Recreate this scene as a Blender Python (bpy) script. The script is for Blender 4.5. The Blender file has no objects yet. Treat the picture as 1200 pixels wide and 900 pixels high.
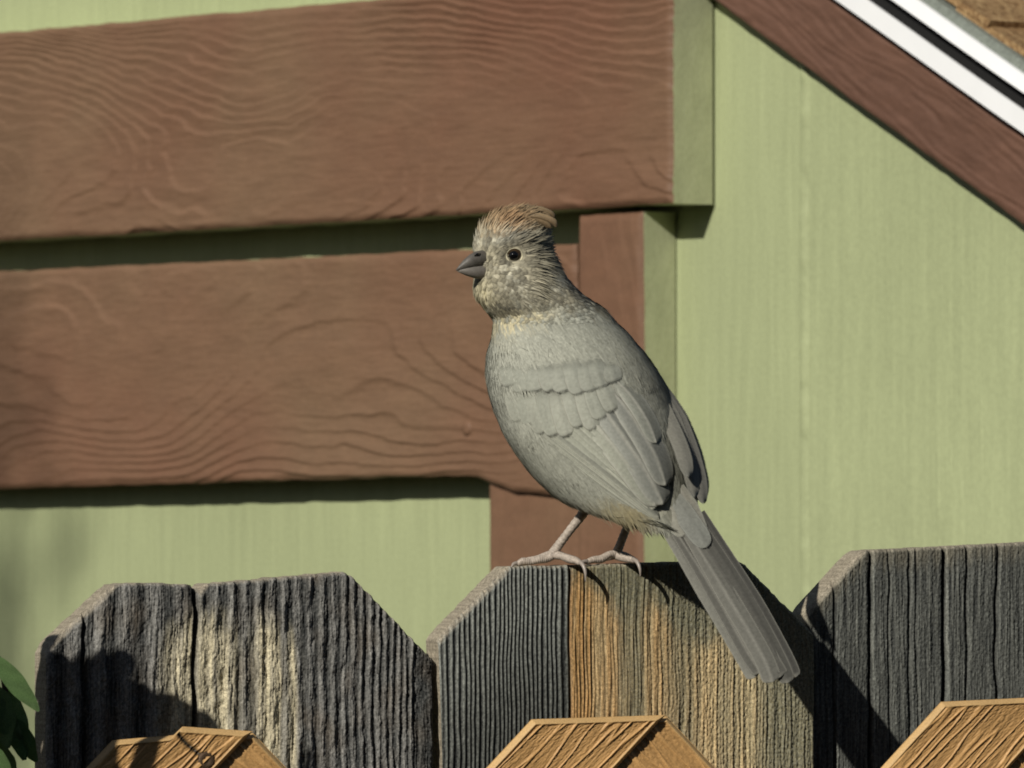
import bpy, math, random
import numpy as np
from mathutils import Vector, Matrix
from mathutils.bvhtree import BVHTree
R = math.radians
random.seed(7); rng = np.random.default_rng(11)
scene = bpy.context.scene
COL = scene.collection

# ------------------------------------------------------------------ camera
FPX, HOR = 8640.0, 640.0                 # focal length and horizon in photo pixels (1200 x 900)
PITCH = math.atan((HOR - 450) / FPX)
CAM = np.array([0.0, 0.0, 1.836])
cd = bpy.data.cameras.new('camera'); cam = bpy.data.objects.new('camera', cd); COL.objects.link(cam)
cam.location = CAM; cam.rotation_euler = (R(90) + PITCH, 0, 0)
cd.sensor_width = 36; cd.lens = FPX / 1200 * 36; cd.clip_end = 500; cd.clip_start = 0.05
cd.dof.use_dof = True; cd.dof.focus_distance = 2.655; cd.dof.aperture_fstop = 62
scene.camera = cam
scene.cycles.filter_width = 1.8

# ------------------------------------------------------------------ sky and sun
SUN_AZ, SUN_EL = 34, 30.5                  # degrees left of the viewing axis (behind the camera), height
wd = bpy.data.worlds.new('World'); scene.world = wd; wd.use_nodes = True
nt = wd.node_tree; bg = nt.nodes['Background']
sky = nt.nodes.new('ShaderNodeTexSky'); sky.sky_type = 'NISHITA'; sky.sun_disc = False
sky.sun_elevation = R(SUN_EL); sky.sun_rotation = R(180 + SUN_AZ)
nt.links.new(sky.outputs[0], bg.inputs[0]); bg.inputs[1].default_value = 0.05
sl = bpy.data.lights.new('sun', 'SUN'); sl.energy = 5.0; sl.angle = R(0.53); sl.color = (1.0, 0.95, 0.86)
so = bpy.data.objects.new('sun', sl); COL.objects.link(so)
to_sun = Vector((-math.sin(R(SUN_AZ)) * math.cos(R(SUN_EL)), -math.cos(R(SUN_AZ)) * math.cos(R(SUN_EL)), math.sin(R(SUN_EL))))
so.rotation_euler = to_sun.to_track_quat('Z', 'Y').to_euler(); so.location = (-3, -3, 6)
vs = scene.view_settings; vs.view_transform = 'Standard'; vs.look = 'None'; vs.exposure = -0.34; vs.gamma = 1.0
vs.use_curve_mapping = False

# ------------------------------------------------------------------ helpers
_F = np.array([0, math.cos(PITCH), math.sin(PITCH)]); _U = np.array([0, -math.sin(PITCH), math.cos(PITCH)])
def ray(px, py):
    return _F + np.array([(px - 600) / FPX, 0, 0]) + (450 - py) / FPX * _U
def srgb(r, g, b):
    return tuple(((c / 255) / 12.92 if c <= 10 else (((c / 255) + 0.055) / 1.055) ** 2.4) for c in (r, g, b))

class Frame:
    """a vertical plane: u along it, v up, w out of it towards the camera"""
    def __init__(s, px, py, dist, yaw):
        p = CAM + ray(px, py) * dist
        s.o = np.array([p[0], p[1], 0.0]); s.yaw = yaw
        s.eu = np.array([math.cos(yaw), math.sin(yaw), 0]); s.ew = np.array([math.sin(yaw), -math.cos(yaw), 0])
    def uv(s, px, py, w=0.0):
        d = ray(px, py); t = np.dot(s.o + w * s.ew - CAM, s.ew) / np.dot(d, s.ew)
        q = CAM + t * d - s.o
        return float(np.dot(q, s.eu)), float(q[2])
    def uvs(s, pts, w=0.0): return [s.uv(x, y, w) for x, y in pts]

_perm = rng.permutation(512).astype(np.int64); _perm = np.concatenate([_perm, _perm, _perm])
_gr = rng.uniform(0, 2 * np.pi, 512); _gx, _gy = np.cos(_gr), np.sin(_gr)
def perlin(x, y, seed=0):
    x = np.asarray(x, float) + seed * 17.31; y = np.asarray(y, float) + seed * 9.77
    xi = np.floor(x).astype(np.int64); yi = np.floor(y).astype(np.int64); xf = x - xi; yf = y - yi
    u = xf ** 3 * (xf * (xf * 6 - 15) + 10); v = yf ** 3 * (yf * (yf * 6 - 15) + 10)
    def g(ix, iy, fx, fy):
        h = _perm[_perm[ix & 511] + (iy & 511)]
        return _gx[h] * fx + _gy[h] * fy
    a = g(xi, yi, xf, yf); b = g(xi + 1, yi, xf - 1, yf); c = g(xi, yi + 1, xf, yf - 1); d = g(xi + 1, yi + 1, xf - 1, yf - 1)
    return 1.5 * ((a * (1 - u) + b * u) * (1 - v) + (c * (1 - u) + d * u) * v)
def fbm(x, y, seed=0, oct=4):
    s = 0; a = 1.0
    for k in range(oct):
        s = s + a * perlin(x * 2 ** k, y * 2 ** k, seed + k * 3); a *= 0.5
    return s
def sstep(a, b, x):
    t = np.clip((x - a) / (b - a), 0, 1); return t * t * (3 - 2 * t)

def link(name, data, parent=None):
    o = bpy.data.objects.new(name, data); COL.objects.link(o)
    if parent: o.parent = parent
    return o
def tag(o, label, cat, group=None, kind=None):
    o['label'] = label; o['category'] = cat
    if group: o['group'] = group
    if kind: o['kind'] = kind
    return o
def empty(name, loc, rz=0.0):
    o = link(name, None); o.location = loc; o.rotation_euler = (0, 0, rz); o.empty_display_size = 0.05
    return o
def pymesh(name, verts, faces, mats, parent=None, smooth=True, mi=None, attrs=None, cols=None):
    me = bpy.data.meshes.new(name); me.from_pydata([tuple(v) for v in verts], [], [tuple(f) for f in faces])
    for m in (mats if isinstance(mats, (list, tuple)) else [mats]): me.materials.append(m)
    me.polygons.foreach_set('use_smooth', np.full(len(me.polygons), smooth, dtype=bool))
    if mi is not None: me.polygons.foreach_set('material_index', np.asarray(mi, dtype=np.int32))
    if cols is not None:
        a = me.color_attributes.new('Col', 'FLOAT_COLOR', 'POINT')
        c = np.ones((len(me.vertices), 4), np.float32); cols = np.asarray(cols); c[:, :cols.shape[1]] = cols; a.data.foreach_set('color', c.ravel())
    me.update()
    return link(name, me, parent)

def slab(name, X, Z, h, back, mats, parent, col=None, side_mi=0, flat_sides=True, side_col=None):
    """front relief grid (rows x cols) at depth -h, straight sides down to a flat back at depth +back"""
    nr, nc = X.shape
    V = np.stack([X, -h, Z], -1).reshape(-1, 3)
    i = np.arange(nr * nc).reshape(nr, nc)
    q = np.stack([i[:-1, :-1], i[:-1, 1:], i[1:, 1:], i[1:, :-1]], -1).reshape(-1, 4)
    loop = np.concatenate([i[0, :], i[1:, -1], i[-1, -2::-1], i[-2:0:-1, 0]])
    n = len(loop); b0 = nr * nc; s0 = b0 + n          # side verts are split from the front for a crisp arris
    SV = V[loop].copy(); BV = V[loop].copy(); BV[:, 1] = back
    V = np.concatenate([V, SV, BV])
    faces = [tuple(f) for f in q]
    k = np.arange(n); k2 = (k + 1) % n
    faces += [(b0 + a, s0 + a, s0 + b, b0 + b) for a, b in zip(k, k2)]
    faces.append(tuple(s0 + k[::-1])[::-1])
    mi = [0] * len(q) + [side_mi] * (n + 1)
    if col is not None:
        c = col.reshape(-1, 3); sc = c[loop] if side_col is None else np.array(side_col) * (0.8 + .4 * rng.random((n, 1))); col = np.concatenate([c, sc, sc])
    o = pymesh(name, V, faces, mats, parent, True, mi, cols=col)
    if flat_sides:
        sm = np.ones(len(faces), bool); sm[len(q):] = False
        o.data.polygons.foreach_set('use_smooth', sm)
    return o
def box(name, x0, x1, y0, y1, z0, z1, mat, parent):
    v = [(x, y, z) for x in (x0, x1) for y in (y0, y1) for z in (z0, z1)]
    f = [(0, 1, 3, 2), (4, 6, 7, 5), (0, 4, 5, 1), (2, 3, 7, 6), (0, 2, 6, 4), (1, 5, 7, 3)]
    return pymesh(name, v, f, mat, parent, False)
def prism(name, poly, y0, y1, mat, parent, mi=None):
    """poly in (u, v), extruded in depth"""
    n = len(poly); v = [(a, y0, b) for a, b in poly] + [(a, y1, b) for a, b in poly]
    f = [tuple(range(n)), tuple(range(2 * n - 1, n - 1, -1))] + [((i + 1) % n, i, i + n, (i + 1) % n + n) for i in range(n)]
    return pymesh(name, v, f, mat, parent, False, mi)
def catmull(P, n):
    P = np.asarray(P, float); m = len(P)
    E = np.concatenate([[2 * P[0] - P[1]], P, [2 * P[-1] - P[-2]]]); t = np.linspace(0, m - 1, n)
    i = np.minimum(t.astype(int), m - 2); f = (t - i)[:, None]
    a, b, c, d = E[i], E[i + 1], E[i + 2], E[i + 3]
    return 0.5 * (2 * b + (c - a) * f + (2 * a - 5 * b + 4 * c - d) * f ** 2 + (3 * b - a - 3 * c + d) * f ** 3)
def tube_data(P, rad, n=10, sub=4, ring=0.0):
    P = np.asarray(P, float); rad = np.asarray(rad, float)
    m = (len(P) - 1) * sub + 1
    Q = catmull(P, m); r = np.interp(np.linspace(0, len(P) - 1, m), np.arange(len(P)), rad)
    if ring: r = r * (1 + ring * np.where(np.arange(m) % 4 < 3, 1, -2.0))
    V = []; F = []; up = np.array([0.3, 0.5, 0.8])
    for k in range(m):
        t = Q[min(k + 1, m - 1)] - Q[max(k - 1, 0)]; t = t / (np.linalg.norm(t) + 1e-12)
        a = np.cross(t, up); a /= np.linalg.norm(a); b = np.cross(t, a)
        for j in range(n):
            an = 2 * math.pi * j / n; V.append(Q[k] + r[k] * (a * math.cos(an) + b * math.sin(an)))
    for k in range(m - 1):
        for j in range(n):
            F.append((k * n + j, k * n + (j + 1) % n, (k + 1) * n + (j + 1) % n, (k + 1) * n + j))
    F.append(tuple(range(n))[::-1]); F.append(tuple((m - 1) * n + j for j in range(n)))
    return V, F
def tubes(name, specs, mat, parent, n=10, sub=4, off=(0, 0, 0), ring=0.0):
    V = []; F = []
    for P, r in specs:
        v, f = tube_data(P, r, n, sub, ring); b = len(V); V += v; F += [tuple(b + i for i in q) for q in f]
    V = [np.asarray(v) - np.asarray(off) for v in V]
    return pymesh(name, V, F, mat, parent, True)

# ------------------------------------------------------------------ materials
def newmat(name, rough=0.8, spec=0.3):
    m = bpy.data.materials.new(name); m.use_nodes = True; t = m.node_tree; p = t.nodes['Principled BSDF']
    p.inputs['Roughness'].default_value = rough; p.inputs['Specular IOR Level'].default_value = spec
    return m, t, p
def N(t, typ, **kw):
    n = t.nodes.new(typ)
    for k, v in kw.items():
        if k in n.inputs.keys(): n.inputs[k].default_value = v
        else: setattr(n, k, v)
    return n
def coords(t, scale=(1, 1, 1)):
    tc = N(t, 'ShaderNodeTexCoord'); mp = N(t, 'ShaderNodeMapping'); mp.inputs['Scale'].default_value = scale
    t.links.new(tc.outputs['Object'], mp.inputs[0]); return mp.outputs[0]
def noise(t, vec, sc, det=4, rough=0.55):
    n = N(t, 'ShaderNodeTexNoise'); n.inputs['Scale'].default_value = sc; n.inputs['Detail'].default_value = det
    n.inputs['Roughness'].default_value = rough; t.links.new(vec, n.inputs['Vector']); return n.outputs['Fac']
def maprange(t, f, a, b):
    m = N(t, 'ShaderNodeMapRange'); t.links.new(f, m.inputs[0]); m.inputs[1].default_value = 0.3; m.inputs[2].default_value = 0.7
    m.inputs[3].default_value = a; m.inputs[4].default_value = b; return m.outputs[0]
def mixc(t, fac, a, b, mode='MIX'):
    m = N(t, 'ShaderNodeMix'); m.data_type = 'RGBA'; m.blend_type = mode
    for s, v in ((0, fac), (6, a), (7, b)):
        if isinstance(v, (int, float)): m.inputs[s].default_value = v
        elif isinstance(v, tuple): m.inputs[s].default_value = (*v, 1) if len(v) == 3 else v
        else: t.links.new(v, m.inputs[s])
    return m.outputs[2]
def bump(t, p, h, dist, strength=1.0, prev=None):
    b = N(t, 'ShaderNodeBump'); b.inputs['Distance'].default_value = dist; b.inputs['Strength'].default_value = strength
    t.links.new(h, b.inputs['Height'])
    if prev: t.links.new(prev, b.inputs['Normal'])
    t.links.new(b.outputs[0], p.inputs['Normal']); return b.outputs[0]
def attr_col(t):
    a = N(t, 'ShaderNodeAttribute'); a.attribute_name = 'Col'; return a.outputs['Color']
def gray(t, f):
    c = N(t, 'ShaderNodeCombineColor')
    for i in range(3): t.links.new(f, c.inputs[i])
    return c.outputs[0]

def paint(name, rgb, var=0.12, streak=(9, 9, 1.2), b1=0.0006, tint=None):
    m, t, p = newmat(name, 0.62, 0.3)
    v = coords(t); vs_ = coords(t, streak)
    n1 = noise(t, v, 3.0, 5); n2 = noise(t, vs_, 14, 6); n3 = noise(t, v, 420, 3)
    c = mixc(t, maprange(t, n1, 0, 1), tuple(x * (1 - var) for x in rgb), tuple(min(1, x * (1 + var)) for x in (tint or rgb)))
    c = mixc(t, 1.0, c, gray(t, maprange(t, n2, 1 - var * .7, 1 + var * .5)), 'MULTIPLY')
    c = mixc(t, 1.0, c, gray(t, maprange(t, n3, 0.93, 1.05)), 'MULTIPLY')
    t.links.new(c, p.inputs['Base Color'])
    a = bump(t, p, n2, b1, 0.7); bump(t, p, n3, 0.0003, 0.6, a)
    return m
M_green = paint('green_siding_paint', srgb(163, 171, 130), 0.10, (11, 11, 0.9), 0.0012)
M_green_end = paint('green_trim_paint', srgb(180, 184, 148), 0.14, (6, 6, 3), 0.0008)
M_brown = paint('brown_trim_paint', srgb(122, 85, 66), 0.13, (2.5, 5, 9), 0.0003, srgb(117, 95, 73))
M_fascia = paint('brown_fascia_paint', srgb(104, 76, 62), 0.16, (3, 5, 9), 0.0006)

def wood(name):
    m, t, p = newmat(name, 0.9, 0.12)
    v = coords(t, (1, 1, 0.06)); v2 = coords(t)
    n1 = noise(t, v, 2600, 4); n2 = noise(t, v2, 900, 4); n3 = noise(t, v2, 2600, 2)
    c = mixc(t, 1.0, attr_col(t), gray(t, maprange(t, n1, 0.72, 1.28)), 'MULTIPLY')
    c = mixc(t, 1.0, c, gray(t, maprange(t, n2, 0.62, 1.32)), 'MULTIPLY')
    c = mixc(t, 1.0, c, gray(t, maprange(t, n3, 0.72, 1.3)), 'MULTIPLY')
    t.links.new(c, p.inputs['Base Color'])
    a = bump(t, p, n1, 0.0003, 0.8); bump(t, p, n2, 0.0003, 0.7, a)
    return m
M_wood = wood('weathered_cedar')
def lathmat():
    m, t, p = newmat('tan_composite_lath', 0.5, 0.4)
    v = coords(t); n1 = noise(t, v, 60, 5); n2 = noise(t, v, 1500, 3)
    c = mixc(t, 1.0, attr_col(t), gray(t, maprange(t, n1, 0.88, 1.1)), 'MULTIPLY')
    c = mixc(t, 1.0, c, gray(t, maprange(t, n2, 0.86, 1.12)), 'MULTIPLY')
    t.links.new(c, p.inputs['Base Color']); bump(t, p, n2, 0.00025, 0.5); return m
M_lath = lathmat()
def plain(name, rgb, rough=0.5, spec=0.4, metal=0, var=0.06, nsc=200, bmp=0.0):
    m, t, p = newmat(name, rough, spec); p.inputs['Metallic'].default_value = metal
    f = noise(t, coords(t), nsc, 4)
    t.links.new(mixc(t, maprange(t, f, 0, 1), tuple(x * (1 - var) for x in rgb), tuple(min(1, x * (1 + var)) for x in rgb)), p.inputs['Base Color'])
    if bmp: bump(t, p, f, bmp, 0.8)
    return m
M_white = plain('white_metal_trim', (0.88, 0.89, 0.9), 0.3, 0.5, 0, 0.03, 30)
M_greyflash = plain('grey_roof_edge', srgb(120, 126, 118), 0.9, 0.2, 0, 0.25, 500, 0.0006)
M_dark = plain('dark_recess', (0.02, 0.02, 0.02), 0.9, 0.1)
def shinglemat():
    m, t, p = newmat('brown_granule_shingle', 0.95, 0.15); v = coords(t)
    n1 = noise(t, v, 260, 5, 0.7); n2 = noise(t, v, 12, 3)
    vo = N(t, 'ShaderNodeTexVoronoi'); vo.inputs['Scale'].default_value = 420; t.links.new(v, vo.inputs['Vector'])
    c = mixc(t, maprange(t, n1, 0, 1), srgb(112, 80, 52), srgb(196, 164, 118))
    c = mixc(t, 0.5, c, gray(t, vo.outputs['Distance']), 'SOFT_LIGHT')
    c = mixc(t, 1.0, c, gray(t, maprange(t, n2, 0.8, 1.15)), 'MULTIPLY')
    t.links.new(c, p.inputs['Base Color']); bump(t, p, n1, 0.002, 0.9); return m
M_shingle = shinglemat()
def feathermat(name, barb=True):
    m, t, p = newmat(name, 0.75, 0.25)
    c = attr_col(t); v = coords(t); n = noise(t, v, 900, 3)
    c = mixc(t, 1.0, c, gray(t, maprange(t, n, 0.86, 1.12)), 'MULTIPLY')
    if barb:
        uv = N(t, 'ShaderNodeUVMap'); sp = N(t, 'ShaderNodeSeparateXYZ'); t.links.new(uv.outputs[0], sp.inputs[0])
        ab = N(t, 'ShaderNodeMath'); ab.operation = 'ABSOLUTE'; t.links.new(sp.outputs[0], ab.inputs[0])
        ma = N(t, 'ShaderNodeMath'); ma.operation = 'MULTIPLY_ADD'; t.links.new(ab.outputs[0], ma.inputs[0]); ma.inputs[1].default_value = -6.0
        t.links.new(sp.outputs[1], ma.inputs[2])
        si = N(t, 'ShaderNodeMath'); si.operation = 'SINE'
        mu = N(t, 'ShaderNodeMath'); mu.operation = 'MULTIPLY'; mu.inputs[1].default_value = 3.4; t.links.new(ma.outputs[0], mu.inputs[0])
        t.links.new(mu.outputs[0], si.inputs[0])
        mr = N(t, 'ShaderNodeMapRange'); mr.inputs[1].default_value = -1; mr.inputs[3].default_value = 0.965; mr.inputs[4].default_value = 1.03
        t.links.new(si.outputs[0], mr.inputs[0])
        c = mixc(t, 1.0, c, gray(t, mr.outputs[0]), 'MULTIPLY')
        bump(t, p, si.outputs[0], 0.00006, 0.25)
        at = [n for n in t.nodes if n.type == 'ATTRIBUTE'][0]          # vane edge factor is kept in the attribute's alpha
        m1 = N(t, 'ShaderNodeMath'); m1.operation = 'MULTIPLY_ADD'; t.links.new(si.outputs[0], m1.inputs[0]); m1.inputs[1].default_value = 0.10; t.links.new(at.outputs['Alpha'], m1.inputs[2])
        m2 = N(t, 'ShaderNodeMath'); m2.operation = 'MULTIPLY_ADD'; t.links.new(n, m2.inputs[0]); m2.inputs[1].default_value = -0.5; t.links.new(m1.outputs[0], m2.inputs[2])
        m3 = N(t, 'ShaderNodeMapRange'); m3.interpolation_type = 'SMOOTHSTEP'; t.links.new(m2.outputs[0], m3.inputs[0]); m3.inputs[1].default_value = -0.15; m3.inputs[2].default_value = 0.45
        t.links.new(m3.outputs[0], p.inputs['Alpha'])
    t.links.new(c, p.inputs['Base Color']); return m
M_feather = feathermat('flight_feather'); M_plume = feathermat('body_plumage', False)
M_bill = plain('grey_horn_bill', srgb(92, 88, 82), 0.5, 0.4, 0, 0.22, 500, 0.0002)
M_bill2 = plain('pale_grey_lower_bill', srgb(112, 107, 100), 0.5, 0.4, 0, 0.15, 700, 0.00015)
M_eye = plain('dark_brown_iris', srgb(58, 44, 28), 0.15, 0.5, 0, 0.3, 900)
M_pupil = plain('black_pupil', (0.004, 0.004, 0.004), 0.06, 0.6)
M_lid = plain('pale_eyelid', srgb(205, 198, 168), 0.7, 0.2, 0, 0.2, 2500, 0.0001)
M_leg = plain('pinkish_grey_scaled_leg', srgb(172, 160, 147), 0.55, 0.4, 0, 0.3, 900, 0.0003)
M_claw = plain('grey_claw', srgb(150, 140, 130), 0.35, 0.5, 0, 0.15, 600)

# ------------------------------------------------------------------ ground
gm, gt, gp = newmat('garden_soil_and_grass', 0.95, 0.1)
gf = noise(gt, coords(gt), 6, 8, 0.65); gt.links.new(mixc(gt, maprange(gt, gf, 0, 1), (0.045, 0.035, 0.024), (0.035, 0.05, 0.02)), gp.inputs['Base Color'])
bump(gt, gp, gf, 0.03, 1.0)
g = pymesh('ground', [(-60, -60, 0), (60, -60, 0), (60, 60, 0), (-60, 60, 0)], [(0, 1, 2, 3)], gm, None, False); g['kind'] = 'structure'
g['label'] = 'bare garden ground below the fence'; g['category'] = 'ground'

# ------------------------------------------------------------------ house
HY = R(-55)
HF = Frame(600, 450, 4.2, HY)
house = empty('house', HF.o, HY)
tag(house, 'green sided house gable with brown trim boards and white metal roof edge', 'house')
T_UP, T_LO, T_VR, T_VL, T_RK = 0.0305, 0.0225, 0.0246, 0.017, 0.016

# wall panels meet at a caulked joint; the gable slope cuts the right-hand panel
seam = HF.uv(945, 450)[0]
rk0, rk1 = HF.uv(835, 0, T_RK), HF.uv(1200, 265, T_RK)
rsl = (rk1[1] - rk0[1]) / (rk1[0] - rk0[0])
rake = lambda u: rk0[1] + rsl * (u - rk0[0])
ridge_u = rk0[0] - 1.6; eave_u = rk0[0] + 1.35; back_u = ridge_u - 2.2
TOPV = rake(ridge_u) + 0.12
prism('wall_panel', [(back_u, 0), (seam - 0.0012, 0), (seam - 0.0012, rake(seam) + .02), (ridge_u, TOPV - .1), (back_u, TOPV - .3)], 0, 0.012, M_green, house)
prism('wall_panel', [(seam + 0.0012, 0), (eave_u, 0), (eave_u, rake(eave_u) + .02), (seam + 0.0012, rake(seam) + .02)], -0.0012, 0.012, M_green, house)
prism('wall_backing', [(back_u + .02, 0.02), (eave_u - .02, 0.02), (eave_u - .02, rake(eave_u) + .01), (ridge_u, TOPV - .12), (back_u + .02, TOPV - .35)], 0.013, 0.12, M_dark, house)
# lumpy caulk bead down the joint, and the drips of thick paint further right
zz = np.linspace(0.5, rake(seam) - 0.002, 700)
def bead(u0, v0, v1, wid, hgt, seed, name, base=0.0012):
    zs = np.linspace(v0, v1, int((v1 - v0) / 0.002) + 2); n = len(zs)
    prof = [(-1, 0), (-.6, .7), (0, 1), (.6, .7), (1, 0)]
    amp = np.clip(0.55 + 0.6 * fbm(zs * 45, zs * 0 + seed, seed, 3), 0.08, 1.4)
    off = 0.0012 * fbm(zs * 9, zs * 0 + 3.3, seed + 5, 2)
    V = [(u0 + off[k] + a * wid, -base - h * hgt * amp[k] + 0.0003, zs[k]) for k in range(n) for a, h in prof]
    F = [(k * 5 + j, k * 5 + j + 1, k * 5 + 6 + j, k * 5 + 5 + j) for k in range(n - 1) for j in range(4)]
    return pymesh(name, V, F, M_green, house, True)
bead(seam, 1.75, rake(seam) - .003, 0.0045, 0.0024, 1, 'caulk_bead')
for k, (px, y0, y1) in enumerate([(1098, 380, 640), (1114, 240, 640), (1127, 270, 640), (1150, 395, 560), (1195, 420, 640)]):
    u0, va = HF.uv(px, y1, 0.0012); _, vb = HF.uv(px, y0, 0.0012)
    bead(u0, va - .05, vb, 0.0016, 0.0007 if k < 5 else 0.0004, 20 + k, 'paint_ridge')

def house_board(name, top, bot, w, back, seed, n=(520, 150), vc=0.5, freq=100.0, mats=None, end_mi=0, uslope=0.12, amp=0.0012, edge=0.004):
    """top / bot: pixel polylines of the visible front edges, laid on the front plane at depth w"""
    tu = np.array(HF.uvs(top, w)); bu = np.array(HF.uvs(bot, w))
    u0 = min(tu[0, 0], bu[0, 0]); u1 = max(tu[-1, 0], bu[-1, 0]); s = np.linspace(u0, u1, n[0])
    tv = np.interp(s, tu[:, 0], tu[:, 1]); bv = np.interp(s, bu[:, 0], bu[:, 1])
    tv = tv + 0.0006 * fbm(s * 30, s * 0, seed, 3) ; bv = bv + 0.0006 * fbm(s * 30, s * 0 + 4, seed + 9, 3)
    tt = np.linspace(0, 1, n[1])[:, None]
    X = np.repeat(s[None, :], n[1], 0); Z = bv * (1 - tt) + tv * tt
    vm = (bv * (1 - vc) + tv * vc)
    dv = Z - vm
    warp = 0.034 * fbm(X * 4.5, Z * 11, seed, 2) + 0.0016 * fbm(X * 38, Z * 90, seed + 2, 2)
    Fv = uslope * (X - s[0]) + 13 * dv ** 2 + warp
    ph = Fv * freq; fr = ph - np.floor(ph)
    rid = np.where(fr < .8, fr / .8, (1 - fr) / .2)
    mask = np.clip(0.55 + 0.75 * fbm(X * 5, Z * 14, seed + 4, 3), 0.05, 1.25)
    hh = amp * rid ** 1.3 * mask + 0.00018 * fbm(X * 50, Z * 300, seed + 6, 3) + 0.0006 * fbm(X * 9, Z * 26, seed + 8, 2)
    du = np.minimum(X - s[0], s[-1] - X); dz = np.minimum(Z - bv, tv - Z)
    e = np.clip(1 - np.minimum(du, dz) / edge, 0, 1); hh = hh - 0.0022 * e ** 2
    o = slab(name, X, Z, hh + w, -back, mats or [M_brown], house, None, end_mi)
    return o
house_board('trim_board', [(-900, 118), (0, 38), (430, 0), (786, -31)], [(-900, 332), (0, 282), (786, 238)], T_UP, 0.002, 3, (1300, 300), 0.30, 118, [M_brown, M_green_end], 1)
house_board('trim_board', [(-900, 360), (0, 318), (530, 293), (674, 286)], [(-900, 596), (0, 572), (535, 557.5), (556, 558), (575, 566), (600, 577), (640, 579), (674, 579)], T_LO, T_VL + 0.0005, 8, (1150, 260), 0.66, 84, [M_brown], 0)
def board_nail(px, py, w):
    u, v = HF.uv(px, py, w); V = []; F = []; n = 12; prof = [(.0046, -.0005), (.0042, .0009), (.002, .0013), (0, .0013)]
    for rr_, hq in prof:
        for q_ in range(n): V.append((u + rr_ * 1.0 * math.cos(2 * math.pi * q_ / n), -w - hq, v + rr_ * math.sin(2 * math.pi * q_ / n)))
    for i_ in range(len(prof) - 1):
        for q_ in range(n): F.append((i_ * n + q_, i_ * n + (q_ + 1) % n, (i_ + 1) * n + (q_ + 1) % n, (i_ + 1) * n + q_))
    pymesh('nail_head', V, F, M_brown, house)
board_nail(548, 502, T_LO)
def vboard(x0, x1, ytop, w, back, seed, mats, end_mi, n=(90, 420)):
    (ua, vt), (ub, vt2) = HF.uv(x0, ytop, w), HF.uv(x1, ytop - 4, w); vb = 1.55
    s = np.linspace(ua, ub, n[0]); z = np.linspace(vb, 1, n[1])
    tt = np.linspace(0, 1, n[1])[:, None]; tv = np.linspace(vt, vt2, n[0])
    X = np.repeat(s[None, :], n[1], 0); Z = vb * (1 - tt) + tv[None, :] * tt
    Fv = 0.1 * Z + 11 * (X - (ua + ub) / 2) ** 2 + 0.012 * fbm(X * 18, Z * 5, seed, 3)
    ph = Fv * 110; fr = ph - np.floor(ph); rid = np.where(fr < .7, fr / .7, (1 - fr) / .3)
    hh = 0.0004 * rid + 0.0006 * fbm(X * 30, Z * 10, seed + 3, 3)
    e = np.clip(1 - np.minimum(np.minimum(X - ua, ub - X), tv[None, :] - Z) / 0.005, 0, 1); hh -= 0.0025 * e ** 2
    slab('trim_post', X, Z, hh + w, -back, mats, house, None, end_mi)
    lo = prism('post_foot', [(ua, 0), (ub, 0), (ub, vb - .001), (ua, vb - .001)], -w + .001, -0.001, mats[0], house)
vboard(676, 751, 252, T_VR, 0.001, 31, [M_brown, M_green_end], 1)
vboard(571, 690, 560, T_VL, 0.001, 41, [M_brown], 0)

# rake fascia, two-step white metal edge, grey roof edge, shingles
def rk(px, py, w): return np.array(HF.uv(px, py, w))
d_r = np.array([1, rsl]) / math.hypot(1, rsl); n_r = np.array([-rsl, 1]) / math.hypot(1, rsl)
p0 = rk(835, 0, T_RK)
def along(px, py, w): return float(np.dot(rk(px, py, w) - p0, n_r))
h_top = along(1088, 80, T_RK)
L0 = -1.75; L1 = 1.4
nn = (900, 46); s = np.linspace(-0.35, L1, nn[0]); q = np.linspace(0, h_top, nn[1])
S, Q = np.meshgrid(s, q); X = p0[0] + S * d_r[0] + Q * n_r[0]; Z = p0[1] + S * d_r[1] + Q * n_r[1]
ph = (0.05 * S + Q * 1.0 + 0.010 * fbm(S * 9, Q * 40, 55, 3)) * 150; fr = ph - np.floor(ph)
hh = 0.0005 * np.where(fr < .7, fr / .7, (1 - fr) / .3) + 0.0005 * fbm(S * 40, Q * 120, 57, 3)
e = np.clip(1 - np.minimum(Q, h_top - Q) / .003, 0, 1); hh -= 0.0015 * e ** 2
slab('rake_fascia', X, Z, hh + T_RK, -0.0015, [M_fascia], house)
def strip(name, prof, mat, s0=-0.5, s1=None, parent=house):
    """profile in (n_r height, w) pairs swept along the rake"""
    s1 = L1 if s1 is None else s1; V = []; F = []; n = len(prof); st = np.linspace(s0, s1, 90)
    for k, a in enumerate(st):
        wob = 0.0006 * math.sin(a * 9) + 0.0004 * math.sin(a * 31)
        for hq, w in prof:
            V.append((p0[0] + a * d_r[0] + hq * n_r[0], -w - wob, p0[1] + a * d_r[1] + hq * n_r[1]))
    for k in range(len(st) - 1):
        for j in range(n):
            F.append((k * n + j, k * n + (j + 1) % n, (k + 1) * n + (j + 1) % n, (k + 1) * n + j))
    F.append(tuple(range(n))[::-1]); F.append(tuple((len(st) - 1) * n + j for j in range(n)))
    return pymesh(name, V, F, mat, parent, False)
h1 = h_top; k1 = along(1110, 66, .024); k2 = along(1130, 52, .024)
wA = 0.024
a0 = along(1096, 80, wA) ; a1 = along(1134, 80, wA)
b0 = along(1154, 80, wA); b1 = along(1187, 80, wA); c1 = along(1203, 80, wA)
strip('drip_edge', [(a0 - .001, wA), (a1 - .001, wA), (a1 - .001, wA - .0012), (a0 + .004, wA - .0016), (a0 + .002, T_RK - .006), (a0 - .001, T_RK - .006)], M_white)
strip('drip_edge_groove', [(a0 + .003, wA - .009), (b0 + .004, wA - .009), (b0 + .004, -0.02), (a0 + .003, -0.02)], M_dark)  # near-black floor: the gap's shadow is put into its colour
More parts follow.
